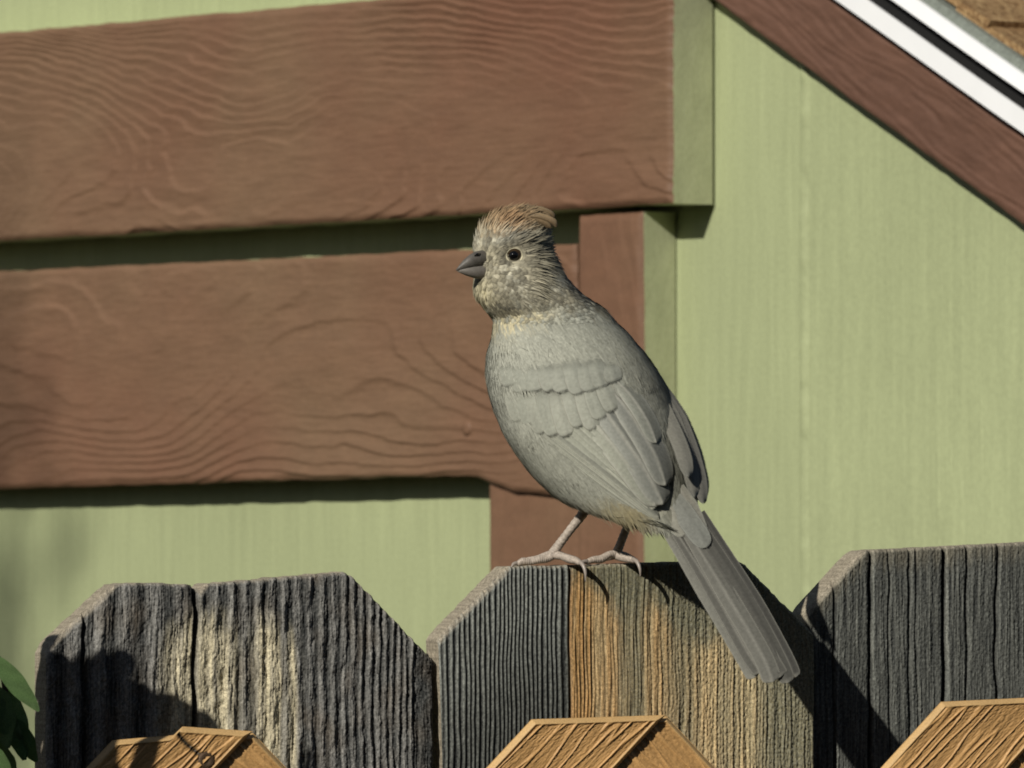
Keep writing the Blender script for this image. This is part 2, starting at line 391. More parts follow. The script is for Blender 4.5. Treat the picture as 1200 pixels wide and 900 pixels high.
strip('drip_edge', [(b0, wA - .003), (b0 + .0015, wA), (b1, wA - .002), (b1, wA - .008), (b0 + .003, -0.02), (b0, -.02)], M_white)
strip('roof_edge', [(b1 - .001, wA - .0035), (c1, wA - .006), (c1, -0.03), (b1 - .001, -0.03)], M_greyflash)
# shingle courses run back into the scene from the rake, each lapping the one below
roof_h = c1 + 0.001
roofobj = strip('roof_deck', [(roof_h - .014, wA - .02), (roof_h - .004, wA - .02), (roof_h - .004, -3.2), (roof_h - .014, -3.2)], M_dark, L0, L1)
crs = 0.135
sline = float(np.dot(rk(1150, 10, wA) - p0, d_r))
for k in range(-4, 9):
    s_lo = sline + k * crs + 0.0; s_hi = s_lo - crs - 0.03
    x = 0.0
    w0 = wA - 0.008 - 0.001 * (k % 3)
    ww = w0; j = 0
    while ww > -2.6:
        w1 = max(-2.8, ww - 0.31 * (0.55 if (j == 0 and k % 2) else 1) + random.uniform(-.02, .02))
        V = []
        hi = roof_h + random.uniform(0, .0012)
        for (a, hq) in ((s_lo, hi + .0046), (s_lo, hi + .0008), (s_hi, hi - .003), (s_hi, hi + .0003)):
            for w in (ww, w1 + .003):
                V.append((p0[0] + a * d_r[0] + hq * n_r[0], -w, p0[1] + a * d_r[1] + hq * n_r[1]))
        pymesh('shingle', V, [(0, 1, 3, 2), (2, 3, 5, 4), (4, 5, 7, 6), (6, 7, 1, 0), (0, 2, 4, 6), (1, 7, 5, 3)], M_shingle, roofobj, False)
        ww = w1; j += 1

# ------------------------------------------------------------------ the house the picture was taken from, behind the viewpoint; unseen, added to block sky and deepen shadows
M_stucco = paint('tan_stucco', srgb(92, 78, 64), 0.1, (4, 4, 4), 0.003)
near_house = empty('house', (0, -0.45, 0)); tag(near_house, 'unseen tan stucco house facing the fence, behind the viewpoint', 'house')
box('wall', -7, 6, -6, 0, 0, 3.2, M_stucco, near_house)
pymesh('roof', [(-7.4, .12, 3.2), (6.4, .12, 3.2), (6.4, -3, 4.4), (-7.4, -3, 4.4), (-7.4, -6.2, 3.2), (6.4, -6.2, 3.2)], [(0, 1, 2, 3), (3, 2, 5, 4), (0, 3, 4), (1, 5, 2), (0, 4, 5, 1)], M_shingle, near_house, False)

# ------------------------------------------------------------------ fence
FY = R(20)
FF = Frame(725, 700, 2.66, FY)
MM = 2.66 / FPX                           # metres per photo pixel at the fence
fence = empty('picket_fence', FF.o, FY)
tag(fence, 'weathered grey dog-eared wooden picket fence the bird stands on', 'fence')
TH = 0.015
def lerp3(a, b, f): return a * (1 - f[..., None]) + b * f[..., None]
def picket(px_top, x_bot, style, seed, w=0.0, dens=1.0, vb_px=985):
    """px_top: outline of the top as pixels, left shoulder to right shoulder; x_bot: left/right edge lower down"""
    tu = np.array(FF.uvs(px_top, w)); uL, uR = tu[0, 0], tu[-1, 0]
    nx = int((uR - uL) / MM * dens); _, vb = FF.uv(725, vb_px, w)
    s = np.linspace(uL, uR, nx); tv = np.interp(s, tu[:, 0], tu[:, 1])
    P = (s - uL) / MM                                     # pixels across
    tv = tv + MM * (0.9 * fbm(P / 9, P * 0, seed, 3)) * (1.4 if style != 3 else .6)
    nz = int((tv.max() - vb) / MM / 2.0 * dens); tt = np.linspace(0, 1, nz)[:, None] ** 0.92
    # columns lean a little with the edge
    X = np.repeat(s[None, :], nz, 0); Z = vb * (1 - tt) + tv * tt
    lean = FF.uv(x_bot[0], 880, w)[0] - FF.uv(px_top[0][0], 880, w)[0]
    top0 = tv.max(); X = X + lean * np.clip((top0 - Z) / 0.06, 0, 3) * (1 - (X - uL) / (uR - uL))
    pu = (X - uL) / MM; pv = (top0 - Z) / MM                # pixels across / down from the top
    wob = 2.2 * fbm(pu / 90, pv / 130, seed, 2) + 0.5 * fbm(pu / 14, pv / 40, seed + 1, 2)
    q = pu + wob + 15
    fine = fbm(q / 1.6, pv / 70, seed + 3, 3); med = fbm(q / 5, pv / 120, seed + 4, 3); pit = fbm(q / 2.5, pv / 2.5, seed + 5, 3)
    black = np.array([.035, .037, .036]); grey = np.array([.17, .18, .165]); dgrey = np.array([.075, .08, .077])
    straw = np.array([.66, .53, .30]); orange = np.array([.55, .32, .13]); olive = np.array([.20, .185, .115]); ochre = np.array([.42, .29, .12])
    depth = (tv - Z) / MM
    if style == 2:                                         # the perch: ribbed left half, bare tan right half
        per = 6.15 + 0.25 * np.sin(q / 31)
        ph = q / per + 0.35 * fbm(q / 20, pv / 200, seed + 8, 2); c = 0.5 - 0.5 * np.cos(2 * np.pi * ph)
        rib = c ** 0.8; L = 1 - sstep(180, 185, q)
        edge0 = sstep(15, 22, q)
        h = L * edge0 * (rib - 1) * 0.00092
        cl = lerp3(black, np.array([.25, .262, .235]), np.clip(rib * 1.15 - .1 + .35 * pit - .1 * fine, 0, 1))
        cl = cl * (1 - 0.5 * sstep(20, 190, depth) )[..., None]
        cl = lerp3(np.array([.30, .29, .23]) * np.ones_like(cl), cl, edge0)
        # right half: fine ribs, tan streaks whose tops are greyed by weather
        fr = 0.5 - 0.5 * np.cos(2 * np.pi * (q / 4.3 + .5 * fine * .4)); big = sstep(183, 186, q) * (1 - sstep(206, 214, q))
        strip_ = np.interp(q, [182, 188, 196, 204, 212, 226, 236, 244, 262, 268, 280, 296, 304, 318, 330, 352, 362, 372, 392, 404, 418, 430, 438, 470],
                           [.9, 1, 1, .95, .9, .9, .85, .35, .18, .12, .75, .85, .5, .25, .35, .9, .8, .45, .5, .95, .35, .12, .05, .05])
        hue = np.interp(q, [182, 200, 214, 232, 262, 285, 310, 350, 400, 470], [1, .9, .45, .75, .3, .6, .5, .25, .1, 0])
        cut = np.interp(q, [180, 200, 225, 245, 285, 300, 330, 380, 420, 470], [12, 18, 40, 60, 42, 60, 95, 88, 110, 150]) - np.interp(q, [330, 460], [0, 10])
        gone = sstep(cut - 16, cut + 26, pv + 10 * fbm(q / 7, pv / 25, seed + 9, 3))
        warm = lerp3(straw * np.ones_like(cl), orange * np.ones_like(cl), np.clip(hue + .25 * med, 0, 1))
        f = np.clip(strip_ * (0.92 + .3 * med), 0, 1) * gone
        cold = lerp3(olive * np.ones_like(cl), np.array([.235, .23, .17]) * np.ones_like(cl), np.clip(.5 + pit, 0, 1))
        cr = lerp3(cold, warm, f)
        dk = np.clip(1.15 * (1 - fr) * (0.35 + 0.5 * big) + .25 * fine, 0, 1) * (1 - sstep(300, 380, q) * .8)
        cr = lerp3(cr, np.array([.07, .055, .02]) * np.ones_like(cr), np.clip(dk, 0, .85) * 0.8)
        h = h + (1 - L) * ((fr - 1) * (0.00022 + .0004 * big) + 0.00035 * pit * sstep(230, 330, q) + .0005 * med)
        h = h - 0.0004 * L * edge0 - 0.0016 * np.exp(-((q - 181) / 2.0) ** 2)
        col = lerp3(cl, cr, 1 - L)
    elif style == 1:                                       # broad rough ridges, pale bleached band, open split
        cen = np.array([205, 225, 243, 260, 277, 293, 309, 325, 340, 354, 367, 379, 390, 400, 410, 419, 428, 436, 444, 452, 460])
        ph = np.interp(q, np.concatenate([[-30, 0, 30, 62, 92, 125, 160, 185], cen]), np.arange(29) - 3)
        c = 0.5 - 0.5 * np.cos(2 * np.pi * ph)
        h = (c - 1) * 0.0009 * (0.5 + .5 * sstep(180, 250, q)) + 0.0006 * fbm(q / 9, pv / 90, seed + 7, 3) + 0.00028 * pit + 0.0003 * fine
        base = lerp3(black * np.ones(X.shape + (3,)), np.array([.275, .27, .25]) * np.ones(X.shape + (3,)), np.clip(c * .72 + .08 + .3 * pit + .35 * fine, 0, 1))
        bl = np.interp(q, [140, 152, 165, 186, 193, 200, 214, 232, 246, 262, 268, 280, 292, 297, 302, 310, 318, 330],
                       [0, .25, .6, .75, .2, .75, .8, .7, .12, .15, .6, .95, .9, .15, .2, .75, .05, 0])
        up = np.interp(q, [140, 200, 240, 270, 290, 330], [70, 32, 52, 40, 50, 70])
        f = np.clip(bl * (1 + .5 * med), 0, 1) * sstep(up - 12, up + 45, pv + 10 * fbm(q / 8, pv / 30, seed + 9, 3))
        col = lerp3(base, np.array([.64, .57, .39]) * (1 + .25 * pit[..., None]), f)
        col = lerp3(col, np.array([.16, .12, .08]) * np.ones_like(col), 0.35 * (1 - f) * np.clip(fbm(q / 40, pv / 60, seed + 12, 2), 0, 1))
        sp = np.abs(q - 193 - 2 * fbm(pv / 40, pv * 0, seed, 2))
        h = h - 0.005 * np.exp(-(sp / 2.6) ** 2) - 0.002 * np.exp(-(np.abs(q - 60) / 2.5) ** 2); col = col * (1 - .8 * np.exp(-(sp / 3.0) ** 2))[..., None]
        h = h + 0.0006 * fbm(q / 14, pv / 26, seed + 15, 3)
    else:                                                  # flat grey board with a few vertical checks
        h = 0.0002 * fine + 0.00025 * pit + 0.0003 * med
        base = lerp3(np.array([.055, .058, .054]) * np.ones(X.shape + (3,)), np.array([.165, .17, .15]) * np.ones(X.shape + (3,)), np.clip(.42 + .55 * fine + .35 * pit + .3 * med, 0, 1))
        base = lerp3(base, np.array([.20, .18, .13]) * np.ones_like(base), 0.5 * (1 - sstep(2, 32, depth + 8 * med)))
        col = base
        for c0, wd_, dp in [(8, 1.6, .6), (52, 1.6, .8), (98, 2.4, 1.4), (122, 1.4, .5), (148, 1.6, .7), (158, 1.2, .4), (193, 2.6, 1.6), (222, 1.6, .9), (262, 2, 1), (310, 2, .8), (352, 2.2, 1.2), (400, 1.8, .8)]:
            dd = np.abs(q - c0 - 1.5 * fbm(pv / 60, pv * 0 + c0, seed, 2)); k = np.exp(-(dd / wd_) ** 2)
            h = h - 0.0018 * dp * k; col = col * (1 - .65 * min(1, dp) * k)[..., None]
            k2 = np.exp(-((q - c0 - 4.5) / 2.0) ** 2); col = col * (1 + .5 * k2 * dp)[..., None]
    # weather-rounded arris at the saw cuts, bleached end-grain colour there
    slope = np.abs(np.gradient(tv, s)); sl_ = np.convolve(slope, np.ones(9) / 9, 'same')
    dist = (tv - Z) / np.sqrt(1 + np.minimum(sl_, 1.2) ** 2) / MM
    ear = sstep(.25, .7, sl_)[None, :] * (X < (uL + uR) / 2)
    wdt = 3.2 + 3.0 * ear
    e = np.clip(1 - dist / wdt, 0, 1); h = h - (0.0011 + .0012 * ear) * e ** 1.6
    col = lerp3(col, np.array([.36, .315, .24]) * np.ones_like(col), np.clip(e * 1.3, 0, 1) ** .8 * (0.55 + .45 * ear) * (0.75 + .5 * pit))
    du = np.minimum(X - X[:, :1], X[:, -1:] - X) / MM; e2 = np.clip(1 - du / 5, 0, 1); h = h - 0.0012 * e2 ** 2
    col = np.clip(col, .008, .7)
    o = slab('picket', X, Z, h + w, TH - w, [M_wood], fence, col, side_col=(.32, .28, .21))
    # the long plain lower length of the same board
    xa, xb = X[0, 0], X[0, -1]
    lo = prism('picket_length', [(xa, 0.05), (xb, 0.05), (xb, vb - .0005), (xa, vb - .0005)], -w + .001, TH - w, M_wood, o)
    a = lo.data.color_attributes.new('Col', 'FLOAT_COLOR', 'POINT'); a.data.foreach_set('color', np.tile([.17, .165, .145, 1], len(lo.data.vertices)).astype(np.float32))
    return o
picket([(55, 766), (61, 753), (136, 685), (180, 683), (226, 686), (236, 692), (242, 685), (330, 677), (402, 671), (412, 674), (509, 774)], (55, 505), 1, 3, -0.001)
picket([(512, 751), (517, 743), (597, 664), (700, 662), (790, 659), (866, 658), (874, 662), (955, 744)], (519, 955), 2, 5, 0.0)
picket([(945, 720), (950, 712), (1006, 651), (1016, 645), (1080, 642), (1200, 636), (1305, 631), (1312, 634), (1395, 715)], (945, 1395), 3, 7, -0.010)
# neighbours just outside the frame
picket([(-515, 770), (-430, 692), (-150, 684), (-142, 688), (-60, 770)], (-515, -62), 3, 17, -0.002, 0.4)
picket([(1402, 712), (1480, 634), (1770, 622), (1860, 705)], (1402, 1860), 1, 19, -0.002, 0.4)
um, vm_ = FF.uv(-700, 900), FF.uv(2100, 900)
rail_c = lambda o: o.data.color_attributes.new('Col', 'FLOAT_COLOR', 'POINT').data.foreach_set('color', np.tile([.12, .11, .09, 1], len(o.data.vertices)).astype(np.float32))
for zc in (1.52, 0.45):
    o = box('rail', FF.uv(-420, 900)[0], FF.uv(1855, 900)[0], TH + .007, TH + .045, zc, zc + .089, M_wood, fence); rail_c(o)
for xx in (-360, 1790):
    u = FF.uv(xx, 900)[0]; o = box('post', u - .045, u + .045, TH + .046, TH + .135, 0, 1.70, M_wood, fence); rail_c(o)

# ------------------------------------------------------------------ lattice of tan composite laths in front
WL = 0.046
lattice = empty('lattice_panel', FF.o, FY)
tag(lattice, 'new tan wood-grain lattice panel in front of the grey pickets', 'lattice')
TANC = np.array([.56, .325, .125])
def lath(c0, c1, w, lean, seed, steps=None, crack=None, length=0.30, thick=0.0016):
    (ua, va), (ub, vb_) = FF.uv(*c0, w), FF.uv(*c1, w)
    n = 170; m = 260 if seed < 90 else 120
    ss = np.linspace(0, 1, n); topv = va + (vb_ - va) * ss
    if steps is not None: topv = np.array([FF.uv(x, y, w)[1] for x, y in zip(np.interp(ss, steps[0], steps[1]), np.interp(ss, steps[0], steps[2]))])
    tt = np.linspace(0, 1, m)[:, None] ** 2
    base = va + (vb_ - va) * ss
    Z = topv - (length + topv - base) * (1 - tt[::-1][::-1]) if False else topv * np.ones((m, 1)) - length * (1 - tt) ** 1.0
    Z = topv[None, :] - length * np.linspace(1, 0, m)[:, None] ** 2
    X = ua + (ub - ua) * ss[None, :] + lean * (topv.max() - Z) * -1 + lean * 0
    X = ua + (ub - ua) * ss[None, :] - lean * (base[None, :] - Z)
    a = ((ub - ua) * ss[None, :] + 0 * Z) / MM; l = (base[None, :] - Z) * 1.414 / MM      # across, along (pixels)
    a = a + 3 * fbm(a / 60, l / 90, seed, 2)
    g1 = fbm(a / 24, l / 190, seed, 2); rid = 1 - np.abs(g1) * 5.5; g2 = fbm(a / 7, l / 60, seed + 4, 2); g3 = fbm(a / 3.2, l / 3.2, seed + 6, 2)
    rid = np.clip(rid, 0, 1)
    h = 0.00055 * rid ** 1.2 + 0.00014 * g2 + 0.00022 * g3 * (1 - rid)
    W_ = (ub - ua) / MM; dx = np.minimum(ss, 1 - ss)[None, :] * W_ * .707; dzp = (topv[None, :] - Z) / MM
    d = np.minimum(dx, dzp); e = np.clip(1 - d / 8.5, 0, 1); rim = sstep(10, 7, d) if False else sstep(.05, .35, e)
    h = h * (1 - rim) + rim * 0.0009 - 0.0028 * e ** 1.8
    col = TANC * (0.90 + .26 * rid + .12 * g2)[..., None]
    col = lerp3(col, np.array([.60, .39, .17]) * np.ones_like(col), rim)
    if crack is not None:
        cu = np.array([FF.uv(x, y, w) for x, y in catmull(crack, 40)])
        dd = np.min(np.sqrt((X[..., None] - cu[:, 0]) ** 2 + (Z[..., None] - cu[:, 1]) ** 2), -1) / MM
        k = np.exp(-(dd / 2.4) ** 2); h = h - .0013 * k; col = lerp3(col, np.array([.02, .02, .015]) * np.ones_like(col), np.clip(k * 1.2, 0, 1))
    return slab('lath', X, Z, h + w, -(w - thick), [M_lath], lattice, np.clip(col, .01, .8))
lath((135, 866), (298, 857), WL, 1.0, 61, ([0, .43, .432, 1], [135, 205, 205, 298], [867.5, 861.5, 851.5, 857]), [(200, 845), (208, 858), (220, 872), (238, 887)])
lath((625, 843), (782, 838), WL, 1.0, 64)
lath((1105, 822.5), (1262, 815), WL, 1.0, 67)
lath((1586, 808), (1742, 800), WL, 1.0, 91)
lath((-350, 885), (-190, 880), WL, 1.0, 92)
for k, (x0, y0, x1, y1) in enumerate([(135, 871, 298, 859), (625, 846, 783, 839.5), (1105, 825, 1263, 816.5), (1586, 811, 1743, 801), (-350, 888, -190, 881)]):
    lath((x0 - 3, y0), (x1, y1), WL - .0023, -1.0, 71 + k if k < 3 else 95 + k)
def nail(px, py, w):
    u, v = FF.uv(px, py, w); V = []; F = []
    prof = [(0.0034, 0.0), (0.0032, .0012), (0.0022, .0018), (0.0012, .0013), (0.0, .0012)]; n = 14
    for r, hq in prof:
        for j in range(n): V.append((u + r * math.cos(2 * math.pi * j / n), -w - hq, v + r * math.sin(2 * math.pi * j / n)))
    for i in range(len(prof) - 1):
        for j in range(n): F.append((i * n + j, i * n + (j + 1) % n, (i + 1) * n + (j + 1) % n, (i + 1) * n + j))
    pymesh('nail', V, F, plain('rusty_nail', srgb(84, 66, 48), 0.6, 0.4, 0.3, 0.4, 1500, 0.0003), lattice)
nail(241, 891, WL - .0012)
u0_, v0_ = FF.uv(-560, 1000, WL)[0], 1.44
o = box('lattice_rail', FF.uv(-660, 900, WL)[0], FF.uv(1990, 900, WL)[0], -(WL + .004), -(WL - .012), v0_ - .01, v0_ + .05, M_lath, lattice)
o.data.color_attributes.new('Col', 'FLOAT_COLOR', 'POINT').data.foreach_set('color', np.tile([.46, .285, .105, 1], 8).astype(np.float32))
for xx in (-560, 1890):
    u = FF.uv(xx, 900, WL)[0]
    o = box('lattice_post', u - .02, u + .02, -(WL - .0125), -.004, 0, v0_ + .05, M_lath, lattice)
    o.data.color_attributes.new('Col', 'FLOAT_COLOR', 'POINT').data.foreach_set('color', np.tile([.46, .285, .105, 1], 8).astype(np.float32))

# ------------------------------------------------------------------ the bird
YB = 2.655                                # depth of the perch front
def P3(px, py, y=0.0):
    """pixel + depth offset (in perch pixels, + is away from the camera) -> world"""
    d = ray(px, py); t = (YB + y * MM) / d[1]; return CAM + d * t
root_p = P3(690, 662, 15)
bird = empty('bird', root_p)
tag(bird, 'grey-brown towhee with stout bill looking over its shoulder on the picket', 'bird')
RP = np.array(root_p)
# loft of the body: left outline, right outline, centre depth, half thickness in depth
ST = [((604, 242.5), (614, 242), 66, 4), ((588, 246.5), (626, 247), 66, 22), ((573, 255), (636, 258), 66, 34), ((560.5, 270), (643, 276), 66, 42),
      ((555, 290), (648, 295), 66, 45), ((557, 310), (655, 311), 63, 46), ((555, 329), (664, 326), 58, 47), ((556, 345), (676, 339), 57, 49),
      ((567, 361), (690, 350), 59, 53), ((577, 375), (706, 361), 64, 60), ((578, 391), (721, 377), 60, 69), ((574, 410), (738, 396), 54, 79), ((572, 433), (755, 417), 47, 88),
      ((575, 458), (771, 440), 40, 94), ((582, 482), (785, 465), 34, 97), ((593, 508), (796, 492), 24, 97), ((609, 534), (805, 520), 14, 93),
      ((627, 557), (811, 547), 2, 84), ((649, 578), (814, 572), -12, 71), ((674, 592), (813, 594), -28, 56), ((706, 601), (808, 610), -44, 40), ((738, 606), (802, 620), -58, 25), ((768, 612), (795, 624), -68, 10)]
NR, NS = 120, 72
Lc = catmull([a for a, b, c, d in ST], NR); Rc = catmull([b for a, b, c, d in ST], NR)
yc = catmull([[c, d] for a, b, c, d in ST], NR)
th = np.linspace(0, 2 * np.pi, NS, endpoint=False)
BPX = np.zeros((NR, NS, 3))
for k in range(NR):
    c = (Lc[k] + Rc[k]) / 2; a = (Rc[k] - Lc[k]) / 2
    ct = np.sign(np.cos(th)) * np.abs(np.cos(th)) ** .94; stn = np.sign(np.sin(th)) * np.abs(np.sin(th)) ** .94
    BPX[k, :, 0] = c[0] + a[0] * ct; BPX[k, :, 1] = c[1] + a[1] * ct; BPX[k, :, 2] = yc[k, 0] + max(yc[k, 1], 2) * stn
# shallow eye hollow and cheek
ex, ey = 603, 299.5
near = BPX[..., 2] < 66
dE = np.hypot(BPX[..., 0] - ex, BPX[..., 1] - ey); BPX[..., 2] += np.where(near, 5 * np.exp(-(dE / 13) ** 2), 0)
dC = np.hypot((BPX[..., 0] - 625) / 1.3, BPX[..., 1] - 332); BPX[..., 2] -= np.where(near, 5 * np.exp(-(dC / 20) ** 2), 0)
BV = np.array([P3(*p) for p in BPX.reshape(-1, 3)])
bi = np.arange(NR * NS).reshape(NR, NS)
BFc = [(bi[k, j], bi[k, (j + 1) % NS], bi[k + 1, (j + 1) % NS], bi[k + 1, j]) for k in range(NR - 1) for j in range(NS)]
BFc += [tuple(bi[0])[::-1], tuple(bi[-1])]

def blob(x, y, cx, cy, rx, ry, ang=0.0):
    ca, sa = math.cos(ang), math.sin(ang); dx, dy = x - cx, y - cy
    return np.exp(-((dx * ca + dy * sa) / rx) ** 2 - ((-dx * sa + dy * ca) / ry) ** 2)
def plumage_colour(x, y, z, jit=0.0, seed=3):
    """albedo of the plumage at a place on the bird (perch pixels)"""
    n1 = fbm(x / 22, y / 22 + z / 30, seed, 3); n2 = fbm(x / 5, y / 5 + z / 7, seed + 5, 2)
    g = np.array([.355, .36, .298]); c = g * (1 + .10 * n1 + .06 * n2)[..., None]
    def mixin(c, rgb, f): f = np.clip(f, 0, 1)[..., None]; return c * (1 - f) + np.array(rgb) * f
    c = mixin(c, (.275, .268, .215), .75 * sstep(690, 790, x + (y - 420) * -.35) * (y > 340))            # darker mantle and rump
    c = mixin(c, (.40, .405, .345), .6 * blob(x, y, 580, 470, 26, 80))                                  # pale breast side
    c = mixin(c, (.33, .27, .13), .75 * blob(x, y, 725, 592, 45, 14))                                  # buff vent
    head = 1 - sstep(348, 384, y + (x - 600) * .12 + 14 * fbm(x / 9, y / 9, seed + 21, 2))
    c = mixin(c, (.35, .318, .225), head * .95)
    crown = head * (1 - sstep(266, 286, y + (x - 560) * .10)); c = mixin(c, (.30, .215, .12), crown * .9)
    c = mixin(c, (.33, .185, .09), head * .6 * blob(x, y, 592, 264, 20, 16))
    c = mixin(c, (.38, .385, .33), head * .65 * blob(x, y, 588, 284, 24, 5, -.15))                      # grey over the eye
    st_ = fbm((x * .35 + y) / 3.4, (x - y * .35) / 12, seed + 9, 2)
    c = c * (1 + head * np.clip(st_, -1, 1) * .6)[..., None]
    wsp = np.clip(fbm(x / 3.4, y / 3.0, seed + 12, 2) * 2.6 + .4, 0, 1)
    c = mixin(c, (.56, .54, .43), wsp * .8 * np.clip(blob(x, y, 590, 326, 20, 13, .5) + .8 * blob(x, y, 560, 287, 8, 9) + .55 * blob(x, y, 612, 344, 26, 9, .2) + .5 * blob(x, y, 604, 313, 16, 4, -.2), 0, 1))
    c = mixin(c, (.10, .095, .075), (1 - wsp) * .55 * np.clip(blob(x, y, 612, 332, 34, 20, .2), 0, 1))
    c = mixin(c, (.62, .61, .51), .8 * blob(x, y, 647, 328, 8, 13) * head)                              # pale ear patch
    c = mixin(c, (.10, .10, .085), .8 * head * blob(x, y, 636, 291, 20, 5, -.12))
    c = mixin(c, (.06, .062, .06), .85 * head * blob(x, y, 645, 268, 9, 14, .5))
    c = mixin(c, (.055, .058, .058), 1.0 * blob(x, y, 666, 321, 14, 38, -.5))                            # dark nape, partly shadow painted into the plumage
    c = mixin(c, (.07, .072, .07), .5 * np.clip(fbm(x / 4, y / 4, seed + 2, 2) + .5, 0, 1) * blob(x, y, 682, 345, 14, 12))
    c = mixin(c, (.60, .54, .34), .95 * np.clip(.75 + .6 * fbm(x / 4, y / 4, seed + 3, 2), 0, 1) * blob(x, y, 564, 342, 13, 14))   # buff chin
    c = mixin(c, (.045, .042, .032), .95 * np.clip(.85 + fbm(x / 4, y / 6, seed + 4, 2), 0, 1) * blob(x, y, 589, 358, 14, 9, .15))  # necklace
    c = mixin(c, (.09, .088, .07), .7 * np.clip(.6 + fbm(x / 4, y / 5, seed + 6, 2), 0, 1) * blob(x, y, 624, 356, 28, 6, -.1))
    c = mixin(c, (.13, .12, .09), head * .55 * np.exp(-((np.hypot(x - 604, (y - 299.5) * 1.1) - 17) / 4.5) ** 2) * (y < 312))
    tb = np.clip(fbm(x / 3.0, y / 14, seed + 7, 2) * 2.0 + .6, 0, 1)
    c = mixin(c, (.64, .57, .36), tb * .9 * np.clip(blob(x, y, 589, 378, 17, 14) + .9 * blob(x, y, 620, 371, 26, 9, -.15), 0, 1))
    return np.clip(c * (1 + jit)[..., None] if isinstance(jit, np.ndarray) else c, .02, .75)
BCOL = plumage_colour(BPX[..., 0], BPX[..., 1], BPX[..., 2]).reshape(-1, 3)
body = pymesh('body', BV - RP, BFc, M_plume, bird, True, None, None, BCOL)
bvh = BVHTree.FromPolygons([Vector(v) for v in BV], [tuple(int(i) for i in f) for f in BFc])

# wing surface: smooth fit to the near side of the body, so that the folded wing wraps it
smp = []
for x in range(590, 800, 12):
    for y in range(425, 600, 12):
        d = Vector(ray(x, y)).normalized(); hit = bvh.ray_cast(Vector(CAM), d)
        if hit[0] is not None and abs(hit[1].dot(d)) > .25: smp.append((x, y, (hit[0].y - YB) / MM))
smp = np.array(smp); sx, sy = (smp[:, 0] - 690) / 100, (smp[:, 1] - 510) / 100
def basis(x, y): return np.stack([np.ones_like(x), x, y, x * x, x * y, y * y, x ** 3, x * x * y, x * y * y, y ** 3], -1)
cf, *_ = np.linalg.lstsq(basis(sx, sy), smp[:, 2], rcond=None)
def wing_y(x, y):
    return float(np.clip(basis(np.array((x - 690) / 100), np.array((y - 510) / 100)) @ cf, -90, 60))

def feather(name, path, hw, y_of, col, parent, off=0.0, tipround=0.35, camber=0.16, fringe=None, shaft=None, vane=0.5, nl=26, nc=9, tone=0.0, basew=.55, yroll=0.0):
    """a vaned feather along a pixel path; vane: where the shaft lies across (0..1)"""
    Cc = catmull(path, nl); T = np.gradient(Cc, axis=0); T /= np.linalg.norm(T, axis=1)[:, None]; Nn = np.stack([T[:, 1], -T[:, 0]], -1)
    t = np.linspace(0, 1, nl)
    wdt = hw * np.minimum(basew + (1 - basew) * np.clip(t / .35, 0, 1), 1) * np.sqrt(np.clip(1 - np.clip((t - (1 - tipround)) / tipround, 0, 1) ** 2.3, 0.003, 1))
    V = []; C = []; UVc = []; col = np.array(col, float)
    L = np.sum(np.linalg.norm(np.diff(Cc, axis=0), axis=1))
    for i in range(nl):
        for j in range(nc):
            u = -1 + 2 * j / (nc - 1)
            p = Cc[i] + Nn[i] * wdt[i] * u
            yy = y_of(p[0], p[1], t[i]) - off * (.35 + .65 * min(1, t[i] / .6)) + camber * hw * (u * u) + yroll * u * hw - (1.2 if abs(u) < .05 else 0)
            V.append(P3(p[0], p[1], yy) - RP)
            c = col * (1 + .10 * perlin(t[i] * 3, u * 2 + off, int(path[0][0])) + tone * (t[i] - .5))
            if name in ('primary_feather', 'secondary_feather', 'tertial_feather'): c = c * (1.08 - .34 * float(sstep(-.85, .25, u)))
            if parent is not bird and parent is wingL: c = c * np.array([1.01, 1.05, 1.05])
            if fringe is not None:
                k = max(0, (abs(u) - .70) / .30) ** 1.5; k = max(k, max(0, (t[i] - .93) / .07) * .8); c = c * (1 - k) + np.array(fringe) * k
            if shaft is not None and abs(u) < .05: c = c * .35 + np.array(shaft) * .65
            eg = min(1, min((1 - abs(u)) * 4.5 + .12, (1 - t[i]) * L / 5.5)); eg = min(eg, max(.0, (t[i] - .08) / .5), (1 - t[i]) * L / 9) if 'covert' in name and name != 'tail_covert' else eg; C.append((*np.clip(c, .02, .8), eg)); UVc.append((u, t[i] * L))
    F = [(i * nc + j, i * nc + j + 1, (i + 1) * nc + j + 1, (i + 1) * nc + j) for i in range(nl - 1) for j in range(nc - 1)]
    o = pymesh(name, V, F, M_feather, parent, True, None, None, C)
    uvl = o.data.uv_layers.new(name='UVMap'); li = np.zeros(len(o.data.loops), np.int32); o.data.loops.foreach_get('vertex_index', li)
    uvl.data.foreach_set('uv', np.array(UVc, np.float32)[li].ravel())
    return o
G1 = (.33, .325, .265); G2 = (.265, .26, .215); G3 = (.37, .365, .305); FR = (.52, .51, .42); SH = (.46, .45, .38); DK = (.12, .115, .10)
wy = lambda x, y, t: wing_y(x, y)
wingL = None
def under(o, root):
    return o
